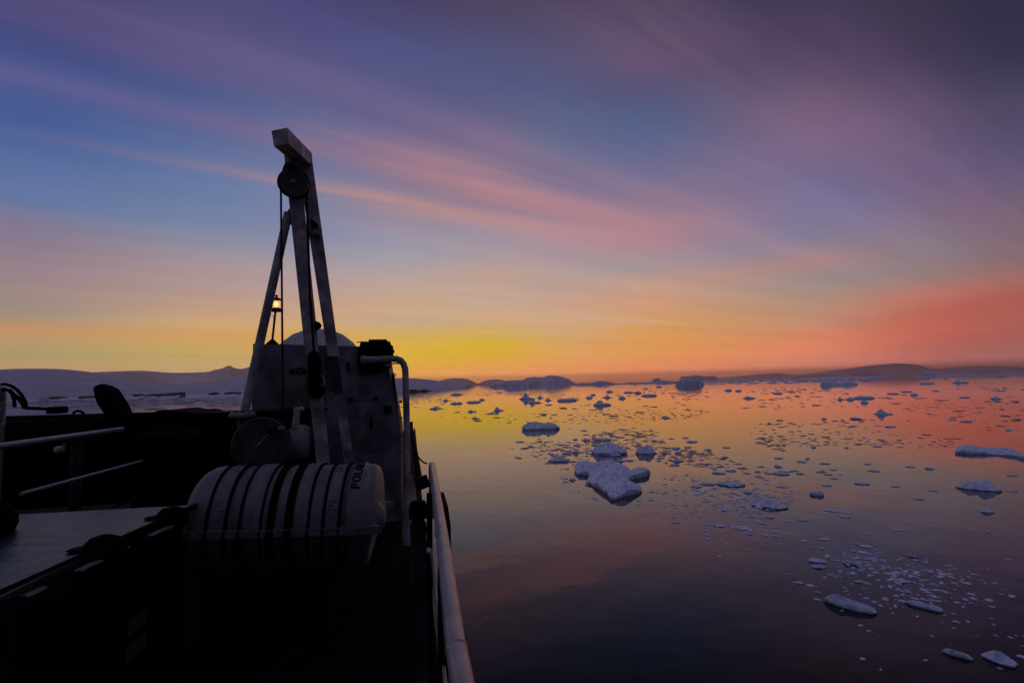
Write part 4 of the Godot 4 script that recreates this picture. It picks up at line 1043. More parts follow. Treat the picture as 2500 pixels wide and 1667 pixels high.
	part("axle_pin", hub, M.bare_steel, blk)
	var win := begin()  # black plate laid on the cheek for the dark of its square hole
	box(win, Vector3(-1.034, 8.987, -4.775), Vector3(0.07, 0.04, 0.012), 0.004)
	part("hole_shade_plate", win, M.black_paint, blk)
	var shk := begin()
	var sc: Vector3 = Vector3(-1.051, 9.127, -4.8)
	var u := []
	for k in 13:
		var an := lerpf(-0.35, PI + 0.35, k / 12.0)
		u.append(sc + Vector3(cos(an) * 0.032, sin(an) * 0.055 + 0.03, 0.0))
	tube(shk, u, 0.014, 8)
	part("shackle", shk, M.bare_steel, blk)
	var shp := begin()
	beam(shp, Vector3(-1.063, 9.246, -4.8), Vector3(-1.048, 9.127, -4.8), 0.05, 0.03, 0.008)
	part("shackle", shp, M.bare_steel, blk)
	var wl := begin()
	tube(wl, [Vector3(-1.143, 8.816, -4.82), Vector3(-1.135, 8.429, -4.82), Vector3(-1.12, 7.686, -4.82), Vector3(-1.103, 6.818, -4.82)], 0.0095, 7)
	single("crane_wire", wl, M.rope, "thin dark wire hanging straight down from the pulley block to the winch", "wire")
	var wr := begin()
	tube(wr, [Vector3(-0.934, 8.842, -4.86), Vector3(-0.916, 8.419, -4.86), Vector3(-0.894, 7.827, -4.86), Vector3(-0.875, 7.581, -4.86), Vector3(-0.855, 7.313, -4.86)], 0.012, 7)
	single("crane_wire", wr, M.rope, "dark wire running down the front leg to the hook block", "wire")
	var hk := thing("hook_block", "black hook block hanging against the front leg of the crane", "hook block")
	var hb := begin()
	prism(hb, [Vector3(-0.908, 7.316, -4.9), Vector3(-0.877, 7.342, -4.9), Vector3(-0.838, 7.33, -4.9), Vector3(-0.82, 7.278, -4.9), Vector3(-0.812, 7.174, -4.9), Vector3(-0.808, 7.081, -4.9), Vector3(-0.776, 7.006, -4.9), Vector3(-0.779, 6.969, -4.9), Vector3(-0.811, 6.907, -4.9), Vector3(-0.863, 6.902, -4.9), Vector3(-0.898, 6.932, -4.9), Vector3(-0.916, 7.013, -4.9), Vector3(-0.914, 7.176, -4.9), Vector3(-0.918, 7.25, -4.9)], Vector3(0, 0, -0.12))
	part("hook_body", hb, M.black_paint, hk)
	var la := begin()
	tube(la, [Vector3(-0.801, 7.117, -4.88), Vector3(-0.78, 7.091, -4.88), Vector3(-0.77, 7.061, -4.88), Vector3(-0.776, 7.032, -4.88), Vector3(-0.794, 7.014, -4.88)], 0.008, 7)
	part("latch", la, M.bare_steel, hk)

func winch() -> void:
	var t := thing("rope_winch", "big round winch drum with a crank rod, in front of the crane", "winch")
	var c: Vector3 = Vector3(-1.222, 6.538, -4.62)
	var st := begin()
	disc(st, c, Vector3.BACK, 0.232, 0.025)
	part("front_flange", st, M.winch_paint, t)
	st = begin()
	disc(st, c + Vector3(0, 0, -0.46), Vector3.BACK, 0.185, 0.03)
	part("rear_flange", st, M.black_paint, t)
	st = begin()
	lathe(st, c + Vector3(0, 0, -0.45), Vector3.BACK, [Vector2(0.15, 0.0), Vector2(0.15, 0.44)], 24)
	part("drum", st, M.rope, t)
	st = begin()
	lathe(st, Vector3(-1.085, 6.5, -5) + Vector3(0.0, 0, -0.15), Vector3.RIGHT, [Vector2(0.0, -0.02), Vector2(0.16, -0.02), Vector2(0.16, 0.10), Vector2(0.145, 0.14), Vector2(0.10, 0.165), Vector2(0.0, 0.17)], 28, true)
	part("gear_housing", st, M.crane_paint, t)
	st = begin()
	beam(st, Vector3(-1.02, 6.631, -4.9), Vector3(-0.998, 6.833, -4.9), 0.055, 0.03, 0.008, Vector3.BACK)
	var lv := part("brake_lever", st, M.crane_paint, t)
	st = begin()
	ball(st, Vector3(-0.963, 6.817, -4.9), Vector3.ONE * 0.024, 12, 8)
	part("knob", st, M.rail_steel, lv)
	st = begin()
	tube(st, [Vector3(-1.255, 6.524, -4.58), Vector3(-1.153, 6.63, -4.58), Vector3(-1.103, 6.664, -4.58)], 0.008, 8)
	part("crank_rod", st, M.bare_steel, t)
	st = begin()
	tube(st, [Vector3(-1.164, 6.644, -4.57), Vector3(-1.113, 6.659, -4.57), Vector3(-1.076, 6.667, -4.57)], [0.011, 0.016, 0.012], 10)
	part("crank_grip", st, M.black_paint, t)
	st = begin()
	tube(st, [Vector3(-1.08, 6.672, -4.56), Vector3(-1.04, 6.672, -4.58)], 0.019, 12)
	part("crank_pin", st, M.bare_steel, t)
	st = begin()
	box(st, c + Vector3(0.1, -0.62, -0.25), Vector3(0.75, 0.75, 0.5))
	part("bed", st, M.black_paint, t)

func life_raft() -> void:
	var t := thing("life_raft_canister", "grey fibreglass life raft canister with black straps on deck", "life raft")
	var x0 := -1.60
	var x1 := -0.235
	var cy := 5.985
	var cz := -4.05
	# the rounded barrel: radius and centre of each ring along the axis
	var prof := []
	for k in 9:
		var a := PI / 2 * k / 8.0
		prof.append(Vector2(x0 + 0.16 * (1.0 - sin(a)) - 0.0, 0.38 - 0.16 * (1.0 - cos(PI / 2 - a)) ))
	prof = [Vector2(-1.60, 0.0), Vector2(-1.60, 0.20), Vector2(-1.592, 0.255), Vector2(-1.57, 0.305), Vector2(-1.535, 0.343), Vector2(-1.49, 0.366), Vector2(-1.44, 0.376), Vector2(-1.38, 0.380)]
	for rib in [[-1.27, -1.17], [-1.04, -1.01], [-0.76, -0.70], [-0.47, -0.455]]:
		pass
	var body := [Vector2(-1.375, 0.380), Vector2(-1.26, 0.372), Vector2(-1.15, 0.372), Vector2(-1.143, 0.386), Vector2(-1.03, 0.386), Vector2(-1.022, 0.372), Vector2(-0.80, 0.372), Vector2(-0.79, 0.387), Vector2(-0.70, 0.387), Vector2(-0.692, 0.372), Vector2(-0.50, 0.374), Vector2(-0.43, 0.374), Vector2(-0.425, 0.388), Vector2(-0.355, 0.388), Vector2(-0.345, 0.376)]
	prof += body + [Vector2(-0.30, 0.374), Vector2(-0.272, 0.366), Vector2(-0.252, 0.35), Vector2(-0.243, 0.33), Vector2(-0.236, 0.26), Vector2(-0.232, 0.0)]
	for half in 2:
		var st := begin()
		st.set_smooth_group(0)
		var seg := 22
		for i in prof.size() - 1:
			for k in seg:
				var q := []
				for e in [[i, k], [i, k + 1], [i + 1, k + 1], [i + 1, k]]:
					var p: Vector2 = prof[e[0]]
					var an: float = PI * e[1] / seg
					var yy := sin(an) * p.y * (1.0 if half == 0 else -0.98)
					var zz := cos(an) * p.y
					if half == 1:
						zz *= 1.0 - 0.18 * sin(an)
					q.append(Vector3(p.x if half == 0 else lerpf(p.x, -0.9, 0.10 * sin(an)), cy + yy, cz + zz))
				var m: Vector3 = (q[0] + q[1] + q[2] + q[3]) / 4.0
				var n2: Vector2 = Vector2(-(prof[i + 1].y - prof[i].y), prof[i + 1].x - prof[i].x)
				quad(st, q[0], q[1], q[2], q[3], Vector3(n2.x, (m.y - cy) * n2.y * 3.0, (m.z - cz) * n2.y * 3.0))
		part("upper_shell" if half == 0 else "lower_shell", st, M.fibreglass, t)
	# the flange where the two shells meet
	var seam := begin()
	var ring := []
	for p in [[-1.60, 0.30], [-1.56, 0.37], [-1.48, 0.395], [-1.3, 0.40], [-0.32, 0.40], [-0.172, 0.385], [-0.225, 0.33]]:
		ring.append(Vector3(p[0], cy - 0.03, cz + p[1]))
	for k in range(ring.size() - 1, -1, -1):
		ring.append(Vector3(ring[k].x, ring[k].y, 2.0 * cz - ring[k].z))
	prism(seam, ring, Vector3(0, 0.05, 0))
	part("seam_flange", seam, M.fibreglass, t)
	var knob := begin()
	lathe(knob, Vector3(-0.245, cy + 0.02, cz + 0.16), Vector3.RIGHT, [Vector2(0.11, 0.0), Vector2(0.10, 0.03), Vector2(0.075, 0.055), Vector2(0.05, 0.07), Vector2(0.0, 0.075)], 20, true)
	part("end_boss", knob, M.fibreglass, t)
	# straps: black webbing laid round the barrel
	for s in [[-1.375, 0.019], [-1.25, 0.019], [-1.155, 0.018], [-1.012, 0.011], [-0.945, 0.050], [-0.825, 0.055], [-0.688, 0.017], [-0.585, 0.018], [-0.475, 0.019]]:
		var st := begin()
		st.set_smooth_group(0)
		for k in 26:
			var q := []
			for e in [[-1, k], [-1, k + 1], [1, k + 1], [1, k]]:
				var an: float = lerpf(-0.5, PI + 0.5, e[1] / 26.0)
				var r := 0.3895 if an > 0.0 and an < PI else 0.412
				if an <= 0.12 or an >= PI - 0.12:
					r = 0.407
				q.append(Vector3(s[0] + e[0] * s[1] / 2.0, cy + sin(an) * r, cz + cos(an) * r))
			quad(st, q[0], q[1], q[2], q[3], (q[0] + q[2]) / 2.0 - Vector3(s[0], cy, cz))
			for e in [[0, 1], [2, 3]]:
				var side := -1.0 if e[0] == 0 else 1.0
				var c := Vector3(s[0] + side * s[1] / 2.0, cy, cz)
				quad(st, q[e[0]], q[e[1]], c + (q[e[1]] - c) * 0.93, c + (q[e[0]] - c) * 0.93, Vector3(side, 0, 0))
		part("strap", st, M.black_rubber, t)
	# printed lettering that follows the curve
	var tm := TextMesh.new()
	var f := SystemFont.new()
	f.font_names = PackedStringArray(["Droid Sans"])
	f.font_weight = 700
	tm.font = f
	tm.text = "POLAR P"
	tm.font_size = 48
	tm.pixel_size = 0.0019
	tm.depth = 0.002
	tm.curve_step = 2.0
	tm.horizontal_alignment = HORIZONTAL_ALIGNMENT_LEFT
	var arr := tm.get_mesh_arrays()
	var verts: PackedVector3Array = arr[Mesh.ARRAY_VERTEX]
	var idx: PackedInt32Array = arr[Mesh.ARRAY_INDEX]
	var bent := PackedVector3Array()
	var base_y := 1e9
	for v in verts:
		base_y = minf(base_y, v.y)
	for v in verts:
		var an: float = deg_to_rad(40.0) + v.x / 0.39
		var r := 0.3905 + (v.z + 0.001)
		bent.append(Vector3(-0.352 - (v.y - base_y), cy + sin(an) * r, cz + cos(an) * r))
	var txt := begin()
	txt.set_smooth_group(-1)
	for i in range(0, idx.size(), 3):
		var m := (bent[idx[i]] + bent[idx[i + 1]] + bent[idx[i + 2]]) / 3.0
		tri(txt, bent[idx[i]], bent[idx[i + 1]], bent[idx[i + 2]], m - Vector3(m.x, cy, cz))
	part("lettering", txt, M.black_print, t)
	# small worn pictogram panels
	for pg in [[-1.31, 72.0], [-1.315, 22.0], [-0.53, 70.0], [-0.53, 20.0]]:
		var st := begin()
		for k in 7:
			var an: float = deg_to_rad(pg[1] + (k % 3) * 4.5)
			var xx: float = pg[0] + 0.016 * (k % 4 - 1.5)
			var n := Vector3(0, sin(an), cos(an))
			block(st, Transform3D(Basis(Vector3.RIGHT, n, Vector3.RIGHT.cross(n)).rotated(n, 0.7 * k), Vector3(xx, cy, cz) + n * 0.3755), Vector3(0.018, 0.004, 0.008), 0.001)
		var pic := part("pictogram", st, M.worn_print, t)
		pic.set_meta("kind", "stuff")
	# it lies a little askew: the far end is turned away
	var pivot := Vector3(-0.235, 0, -4.05)
	t.transform = Transform3D(Basis(Vector3.UP, deg_to_rad(-4.0)) * Basis(Vector3.BACK, deg_to_rad(-1.6)) * Basis.from_scale(Vector3(0.93, 1, 1)), pivot + Vector3(0.0, cy + 0.055, 0.0)) * Transform3D(Basis(), -pivot - Vector3(0, cy, 0))
	var cr := thing("raft_cradle", "low black cradle that carries the life raft canister", "cradle")
	for x in [-1.3, -0.6]:
		var st := begin()
		prism(st, [Vector3(x, 5.3, -4.45), Vector3(x, 5.3, -3.65), Vector3(x, 5.82, -3.68), Vector3(x, 5.70, -3.85), Vector3(x, 5.66, -4.05), Vector3(x, 5.70, -4.25), Vector3(x, 5.82, -4.42)], Vector3(0.05, 0, 0))
		part("saddle", st, M.black_paint, cr)
	cr.transform = Transform3D(Basis(Vector3.UP, deg_to_rad(-4.0)), pivot) * Transform3D(Basis(), -pivot)

func deckhouse() -> void:
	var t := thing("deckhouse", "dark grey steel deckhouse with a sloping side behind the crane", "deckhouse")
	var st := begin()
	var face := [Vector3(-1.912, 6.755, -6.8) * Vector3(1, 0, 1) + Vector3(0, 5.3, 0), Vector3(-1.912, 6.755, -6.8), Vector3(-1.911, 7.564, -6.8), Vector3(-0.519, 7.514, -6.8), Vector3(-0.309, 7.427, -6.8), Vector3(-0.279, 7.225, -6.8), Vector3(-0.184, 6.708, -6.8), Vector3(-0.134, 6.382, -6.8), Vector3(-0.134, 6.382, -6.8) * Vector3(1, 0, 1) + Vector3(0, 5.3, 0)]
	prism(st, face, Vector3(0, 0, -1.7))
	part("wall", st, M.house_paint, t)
	for seam in [[Vector3(-1.313, 7.501, -6.795), Vector3(-1.288, 6.811, -6.795)], [Vector3(-0.427, 7.202, -6.795), Vector3(-0.4, 6.188, -6.795)], [Vector3(-0.78, 6.846, -6.795), Vector3(-0.403, 6.835, -6.795)], [Vector3(-0.63, 6.21, -6.795), Vector3(-0.329, 6.206, -6.795)]]:
		st = begin()
		beam(st, seam[0], seam[1], 0.012, 0.012, 0.002, Vector3.BACK)
		part("weld_seam", st, M.house_paint, t)
	for hdl in [[Vector3(-0.788, 7.317, -6.77), Vector3(-0.777, 7.203, -6.77)], [Vector3(-0.503, 6.596, -6.77), Vector3(-0.493, 6.462, -6.77)], [Vector3(-0.787, 6.847, -6.77), Vector3(-0.717, 6.845, -6.77)], [Vector3(-0.467, 6.853, -6.77), Vector3(-0.412, 6.841, -6.77)]]:
		st = begin()
		beam(st, hdl[0], hdl[1], 0.035, 0.03, 0.008, Vector3.BACK)
		part("door_dog", st, M.black_paint, t)
	st = begin()
	box(st, Vector3(-0.296, 6.707, -6.78), Vector3(0.10, 0.10, 0.04))
	part("switch_box", st, M.black_paint, t)
	st = begin()
	lathe(st, Vector3(-0.639, 7.2, -6.79), Vector3.BACK, [Vector2(0.030, 0.0), Vector2(0.040, 0.004), Vector2(0.040, 0.008), Vector2(0.030, 0.01)], 20)
	box(st, Vector3(-0.639, 7.2, -6.788), Vector3(0.012, 0.05, 0.01), 0.002)
	part("round_sign", st, M.black_print, t)
	st = begin()
	prism(st, [Vector3(-1.489, 7.187, -6.797), Vector3(-1.417, 7.185, -6.797), Vector3(-1.454, 7.262, -6.797)], Vector3(0, 0, 0.01))
	part("triangle_sign", st, M.black_print, t)
	st = begin()
	lathe(st, Vector3(-1.364, 7.22, -6.797), Vector3.BACK, [Vector2(0.024, 0.0), Vector2(0.044, 0.004), Vector2(0.044, 0.01), Vector2(0.024, 0.012)], 20)
	part("round_sign", st, M.black_print, t)
	st = begin()
	prism(st, [Vector3(-1.321, 7.183, -6.797), Vector3(-1.248, 7.182, -6.797), Vector3(-1.285, 7.259, -6.797)], Vector3(0, 0, 0.01))
	part("triangle_sign", st, M.black_print, t)
	# radar dome behind
	var dome := thing("radar_dome", "smooth white radar dome peeping over the deckhouse roof", "radome")
	st = begin()
	var dc: Vector3 = Vector3(-1.449, 7.188, -8.6)
	lathe(st, dc, Vector3.UP, [Vector2(0.0, -0.55), Vector2(0.5, -0.5), Vector2(0.70, -0.2), Vector2(0.755, 0.0), Vector2(0.73, 0.2), Vector2(0.66, 0.37), Vector2(0.54, 0.53), Vector2(0.38, 0.66), Vector2(0.2, 0.735), Vector2(0.0, 0.76)], 40, true)
	part("shell", st, M.dome_white, dome)
	st = begin()
	lathe(st, Vector3(dc.x, 5.3, dc.z), Vector3.UP, [Vector2(0.3, 0.0), Vector2(0.3, dc.y - 5.75)], 20)
	part("pedestal", st, M.house_paint, dome)
	# lamp on its pole
	var lamp := thing("deck_lantern", "lit brass deck lantern on a slim pole above the deckhouse", "lantern")
	st = begin()
	var foot: Vector3 = Vector3(-1.739, 7.578, -7)
	lathe(st, foot, Vector3.UP, [Vector2(0.085, -0.01), Vector2(0.05, 0.025), Vector2(0.02, 0.055), Vector2(0.0, 0.058)], 18)
	part("foot", st, M.black_paint, lamp)
	st = begin()
	tube(st, [foot + Vector3(0, 0.04, 0), Vector3(-1.722, 7.81, -7), Vector3(-1.707, 7.985, -7)], 0.0135, 10)
	part("pole", st, M.dull_grey, lamp)
	st = begin()
	tube(st, [Vector3(-1.719, 7.911, -7), Vector3(-1.739, 7.938, -7), Vector3(-1.759, 7.953, -7)], 0.004, 6)
	part("cable_end", st, M.black_paint, lamp)
	st = begin()
	box(st, Vector3(-1.685, 8.001, -7), Vector3(0.13, 0.022, 0.08), 0.005)
	part("tray", st, M.dull_grey, lamp)
	var gc: Vector3 = Vector3(-1.696, 8.097, -7)
	st = begin()
	lathe(st, gc, Vector3.UP, [Vector2(0.0, -0.085), Vector2(0.062, -0.085), Vector2(0.066, -0.07), Vector2(0.05, -0.058), Vector2(0.0, -0.056)], 20)
	part("burner", st, M.black_paint, lamp)
	st = begin()
	lathe(st, gc, Vector3.UP, [Vector2(0.040, -0.056), Vector2(0.045, -0.02), Vector2(0.045, 0.02), Vector2(0.040, 0.050)], 20)
	var glass := StandardMaterial3D.new()
	glass.resource_name = "lantern_glass"
	glass.transparency = BaseMaterial3D.TRANSPARENCY_ALPHA
	glass.albedo_color = Color(1.0, 0.85, 0.5, 0.12)
	glass.roughness = 0.05
	part("glass_globe", st, glass, lamp)
	st = begin()
	ball(st, gc + Vector3(-0.004, -0.004, 0), Vector3(0.019, 0.036, 0.019), 14, 10)
	var fire := StandardMaterial3D.new()
	fire.resource_name = "lantern_flame"
	fire.albedo_color = Color(1.0, 0.85, 0.6)
	fire.emission_enabled = true
	fire.emission = Color(1.0, 0.78, 0.42)
	fire.emission_energy_multiplier = 2.2
	part("lamp_bulb", st, fire, lamp)
	st = begin()
	lathe(st, gc, Vector3.UP, [Vector2(0.062, 0.046), Vector2(0.054, 0.060), Vector2(0.03, 0.076), Vector2(0.010, 0.082), Vector2(0.010, 0.088), Vector2(0.019, 0.096), Vector2(0.019, 0.108), Vector2(0.0, 0.118)], 20)
	part("hood", st, M.black_paint, lamp)
	var glow := OmniLight3D.new()
	glow.name = "lantern_light"
	glow.position = gc + Vector3(-0.004, -0.004, 0)
	glow.light_color = Color(1.0, 0.78, 0.42)
	glow.light_energy = 0.012
	glow.light_size = 0.02
	glow.omni_range = 30.0
	glow.omni_attenuation = 2.0
	glow.shadow_enabled = true
	lamp.add_child(glow)
	# black serrated box at the corner
	var eb := thing("equipment_box", "black box with serrated edges on the deckhouse corner", "box")
	st = begin()
	var outline := [Vector3(-0.651, 7.246, -6.6), Vector3(-0.656, 7.389, -6.6), Vector3(-0.617, 7.541, -6.6), Vector3(-0.607, 7.572, -6.6), Vector3(-0.597, 7.546, -6.6), Vector3(-0.577, 7.572, -6.6), Vector3(-0.567, 7.546, -6.6), Vector3(-0.548, 7.571, -6.6), Vector3(-0.538, 7.551, -6.6), Vector3(-0.518, 7.551, -6.6), Vector3(-0.513, 7.589, -6.6), Vector3(-0.299, 7.59, -6.6), Vector3(-0.279, 7.559, -6.6), Vector3(-0.259, 7.569, -6.6), Vector3(-0.254, 7.522, -6.6), Vector3(-0.224, 7.512, -6.6), Vector3(-0.239, 7.471, -6.6), Vector3(-0.209, 7.46, -6.6), Vector3(-0.23, 7.424, -6.6), Vector3(-0.22, 7.403, -6.6), Vector3(-0.235, 7.378, -6.6), Vector3(-0.266, 7.234, -6.6)]
	prism(st, outline, Vector3(0, 0, -0.42))
	part("case", st, M.black_rubber, eb)
	for k in 4:
		st = begin()
		box(st, Vector3(-0.474, 7.555, -6.6) + Vector3(0.0, -0.085 * k, 0.012), Vector3(0.36 - 0.01 * k, 0.012, 0.03), 0.003)
		part("cooling_fin", st, M.black_rubber, eb)
	st = begin()
	beam(st, Vector3(-0.456, 7.243, -6.62), Vector3(-0.461, 7.184, -6.7), 0.2, 0.05, 0.01)
	part("bracket", st, M.black_paint, eb)
	# bent pipe
	var pipe := thing("bent_pipe", "stout grey bent pipe rising beside the deckhouse", "pipe")
	st = begin()
	tube(st, [Vector3(-0.485, 7.28, -5.5), Vector3(-0.345, 7.278, -5.5), Vector3(-0.2, 7.285, -5.5), Vector3(-0.146, 7.284, -5.5), Vector3(-0.104, 7.266, -5.5), Vector3(-0.075, 7.231, -5.5), Vector3(-0.058, 7.171, -5.5), Vector3(-0.055, 7.05, -5.5), Vector3(-0.049, 6.752, -5.5), Vector3(-0.047, 6.372, -5.5), Vector3(-0.046, 5.954, -5.5)], 0.034, 16)
	part("upper_pipe", st, M.crane_paint, pipe)
	st = begin()
	lathe(st, Vector3(-0.026, 5.408, -5.45), Vector3.UP, [Vector2(0.075, 0.0), Vector2(0.075, 0.42), Vector2(0.068, 0.50), Vector2(0.045, 0.60), Vector2(0.034, 0.68)], 18)
	part("lower_sleeve", st, M.crane_paint, pipe)
	st = begin()
	lathe(st, Vector3(-0.477, 7.28, -5.5), Vector3.LEFT, [Vector2(0.038, -0.02), Vector2(0.042, 0.0), Vector2(0.038, 0.03), Vector2(0.0, 0.035)], 14)
	part("end_cap", st, M.crane_paint, pipe)
	st = begin()
	tube(st, [Vector3(-0.261, 7.224, -5.46), Vector3(-0.236, 7.211, -5.46), Vector3(-0.203, 7.227, -5.46), Vector3(-0.161, 7.239, -5.46), Vector3(-0.12, 7.23, -5.46)], 0.008, 7)
	part("cable", st, M.rail_steel, pipe)
	for k in 4:
		st = begin()
		box(st, Vector3(-0.107, 6.838, -5.5) + Vector3(0.0, -0.17 * k, 0.0), Vector3(0.03, 0.03, 0.03))
		part("clip", st, M.bare_steel, pipe)
	var aer := thing("slim_rod", "slim dark rod with two little loops beside the deckhouse wall", "rod")
	st = begin()
	tube(st, [Vector3(-0.231, 7.153, -6.9), Vector3(-0.222, 6.987, -6.9), Vector3(-0.192, 6.703, -6.9), Vector3(-0.152, 6.374, -6.9)], 0.022, 8)
	part("rod", st, M.black_paint, aer)
	for o in [Vector3(-0.228, 7.163, -6.9), Vector3(-0.202, 7.147, -6.9)]:
		st = begin()
		var c := []
		for k in 13:
			c.append(o + Vector3(cos(TAU * k / 12.0), sin(TAU * k / 12.0), 0) * 0.013)
		tube(st, c, 0.005, 6, false)
		part("loop", st, M.black_paint, aer)
	# three dark round-topped cylinders and the locker before the wall
	for i in 3:
		st = begin()
		var at: Vector3 = [Vector3(-1.665, 6.834, -6.45), Vector3(-1.477, 6.828, -6.45), Vector3(-1.305, 6.823, -6.45)][i]
		lathe(st, Vector3(at.x, 5.3, at.z), Vector3.UP, [Vector2(0.085, 0.0), Vector2(0.085, 1.32), Vector2(0.075, 1.38), Vector2(0.04, 1.425), Vector2(0.0, 1.43)], 16, true)
		single("gas_cylinder", st, M.black_paint, ["dark round-topped cylinder nearest the crane's stay", "middle one of three dark round-topped cylinders", "dark round-topped cylinder nearest the crane's front leg"][i] + " before the deckhouse", "cylinder", "cylinders before the deckhouse")
	var lk := thing("deck_locker", "long black locker in front of the deckhouse, behind the winch", "locker")
	st = begin()
	box(st, Vector3(-1.539, 6.779, -6) * Vector3(1, 0, 1) + Vector3(0.0, 6.02, 0.0), Vector3(1.15, 1.44, 0.5), 0.02)
	part("case", st, M.black_paint, lk)
	st = begin()
	box(st, Vector3(-1.539, 6.779, -6) * Vector3(1, 0, 1) + Vector3(0.0, 6.757, 0.0), Vector3(1.19, 0.035, 0.54), 0.012)
	part("lid", st, M.black_paint, lk)

func hatch() -> void:
	var t := thing("hatch_box", "low black box with a wet pale lid and dark clamps", "hatch")
	var st := begin()
	var e0: Vector3 = Vector3(-1.566, 6.25, -2.4)
	var e1: Vector3 = Vector3(-1.425, 6.25, -3.802)
	var far: Vector3 = Vector3(-2.445, 6.25, -3.877)
	box(st, Vector3(e1.x - 2.02, 5.76, (e1.z - 0.9) / 2.0), Vector3(3.96, 0.92, -e1.z - 0.92), 0.015)
	part("case", st, M.black_paint, t)
	st = begin()
	solid8(st, [e1, Vector3(e1.x - 2.3, 6.25, far.z - 0.05), Vector3(e1.x - 2.3, 6.25, -0.95), Vector3(e1.x - 0.17, 6.25, -0.95), e1 + Vector3.DOWN * 0.025, Vector3(e1.x - 2.3, 6.225, far.z - 0.05), Vector3(e1.x - 2.3, 6.225, -0.95), Vector3(e1.x - 0.17, 6.225, -0.95)])
	part("lid", st, M.wet_lid, t)
	st = begin()
	tube(st, [e1 + Vector3(0.02, -0.005, 0), e0 + Vector3(0.02, -0.005, 0), e0 + Vector3(-0.02, -0.005, 1.4)], 0.018, 8)
	part("rubber_edge", st, M.black_rubber, t)
	for lip in [[0.13, 0.42], [0.56, 0.80], [0.93, 1.0]]:
		st = begin()
		var a := e1.lerp(e0, lip[0])
		var b := e1.lerp(e0, lip[1])
		beam(st, a + Vector3(0.075, -0.035, 0), b + Vector3(0.075, -0.035, 0), 0.035, 0.012, 0.003)
		part("lip", st, M.bare_steel, t)
	for at in [0.20, 0.62]:
		st = begin()
		var c := e1.lerp(e0, at)
		ball(st, c + Vector3(0.03, -0.015, 0), Vector3(0.095, 0.075, 0.13), 18, 10, -PI / 2, 0.3)
		var cl := part("clamp", st, M.black_rubber, t)
		st = begin()
		lathe(st, c + Vector3(-0.06, 0.002, 0.05), Vector3.UP, [Vector2(0.035, 0.0), Vector2(0.045, 0.006), Vector2(0.03, 0.012), Vector2(0.0, 0.012)], 14)
		part("washer", st, M.black_paint, cl)
	var px := e1.x - 0.033
	for k in 2:
		var p := begin()
		var y0 := 5.815 - 0.13 * k
		prism(p, [Vector3(px, y0, -3.11), Vector3(px, y0 - 0.005, -3.31), Vector3(px, y0 - 0.085, -3.31), Vector3(px, y0 - 0.08, -3.11)], Vector3(0.004, 0, 0))
		part("sticker", p, M.sticker, t)
	var bag := begin()
	ball(bag, Vector3(-2.2, 6.25, -3.379) + Vector3(-0.09, 0.075, 0), Vector3(0.15, 0.115, 0.13), 18, 10, -PI / 2, 0.25)
	single("dark_bag", bag, M.black_rubber, "soft black bag lying on the wet lid of the hatch box", "bag")

func guard_rail() -> void:
	var t := thing("guard_rail", "grey inner guard rail with three bars before the inflatable boat", "guard rail")
	var a: Vector3 = Vector3(-3.391, 6.58, -4.641)
	var b: Vector3 = Vector3(-3.243, 6.58, -7.067)
	var st := begin()
	tube(st, [a, b + Vector3(0, 0, 0.06), b + Vector3(0.0, -0.02, 0.0)], 0.029, 14)
	part("top_bar", st, M.rail_steel, t)
	st = begin()
	tube(st, [Vector3(-2.729, 6.3, -4.325), Vector3(-2.698, 6.3, -5.927)], 0.014, 10)
	part("middle_bar", st, M.rail_steel, t)
	st = begin()
	tube(st, [Vector3(-2.89, 5.88, -5.79), Vector3(-2.84, 5.88, -6.325)], 0.012, 8)
	part("lower_bar", st, M.dull_grey, t)
	for k in [0.05, 0.56, 1.0]:
		st = begin()
		var p := a.lerp(b, k)
		box(st, Vector3(p.x - 0.01, 5.93, p.z), Vector3(0.05, 1.26, 0.15), 0.012)
		part("post", st, M.dull_grey if k == 0.56 else M.black_paint, t)
	var gap_piece := thing("bright_gap_piece", "small pale round fitting standing in for the bright gap under the inner guard rail", "patch")  # pale piece put here for the light seen through a gap
	st = begin()
	ball(st, Vector3(-3.651, 6.417, -6.3), Vector3(0.05, 0.042, 0.04), 14, 10)
	part("bowl", st, M.pale_tone, gap_piece)
	st = begin()
	beam(st, Vector3(-3.612, 6.389, -6.3), Vector3(-3.605, 6.478, -6.3), 0.022, 0.02, 0.005)
	part("bracket", st, M.pale_tone, gap_piece)

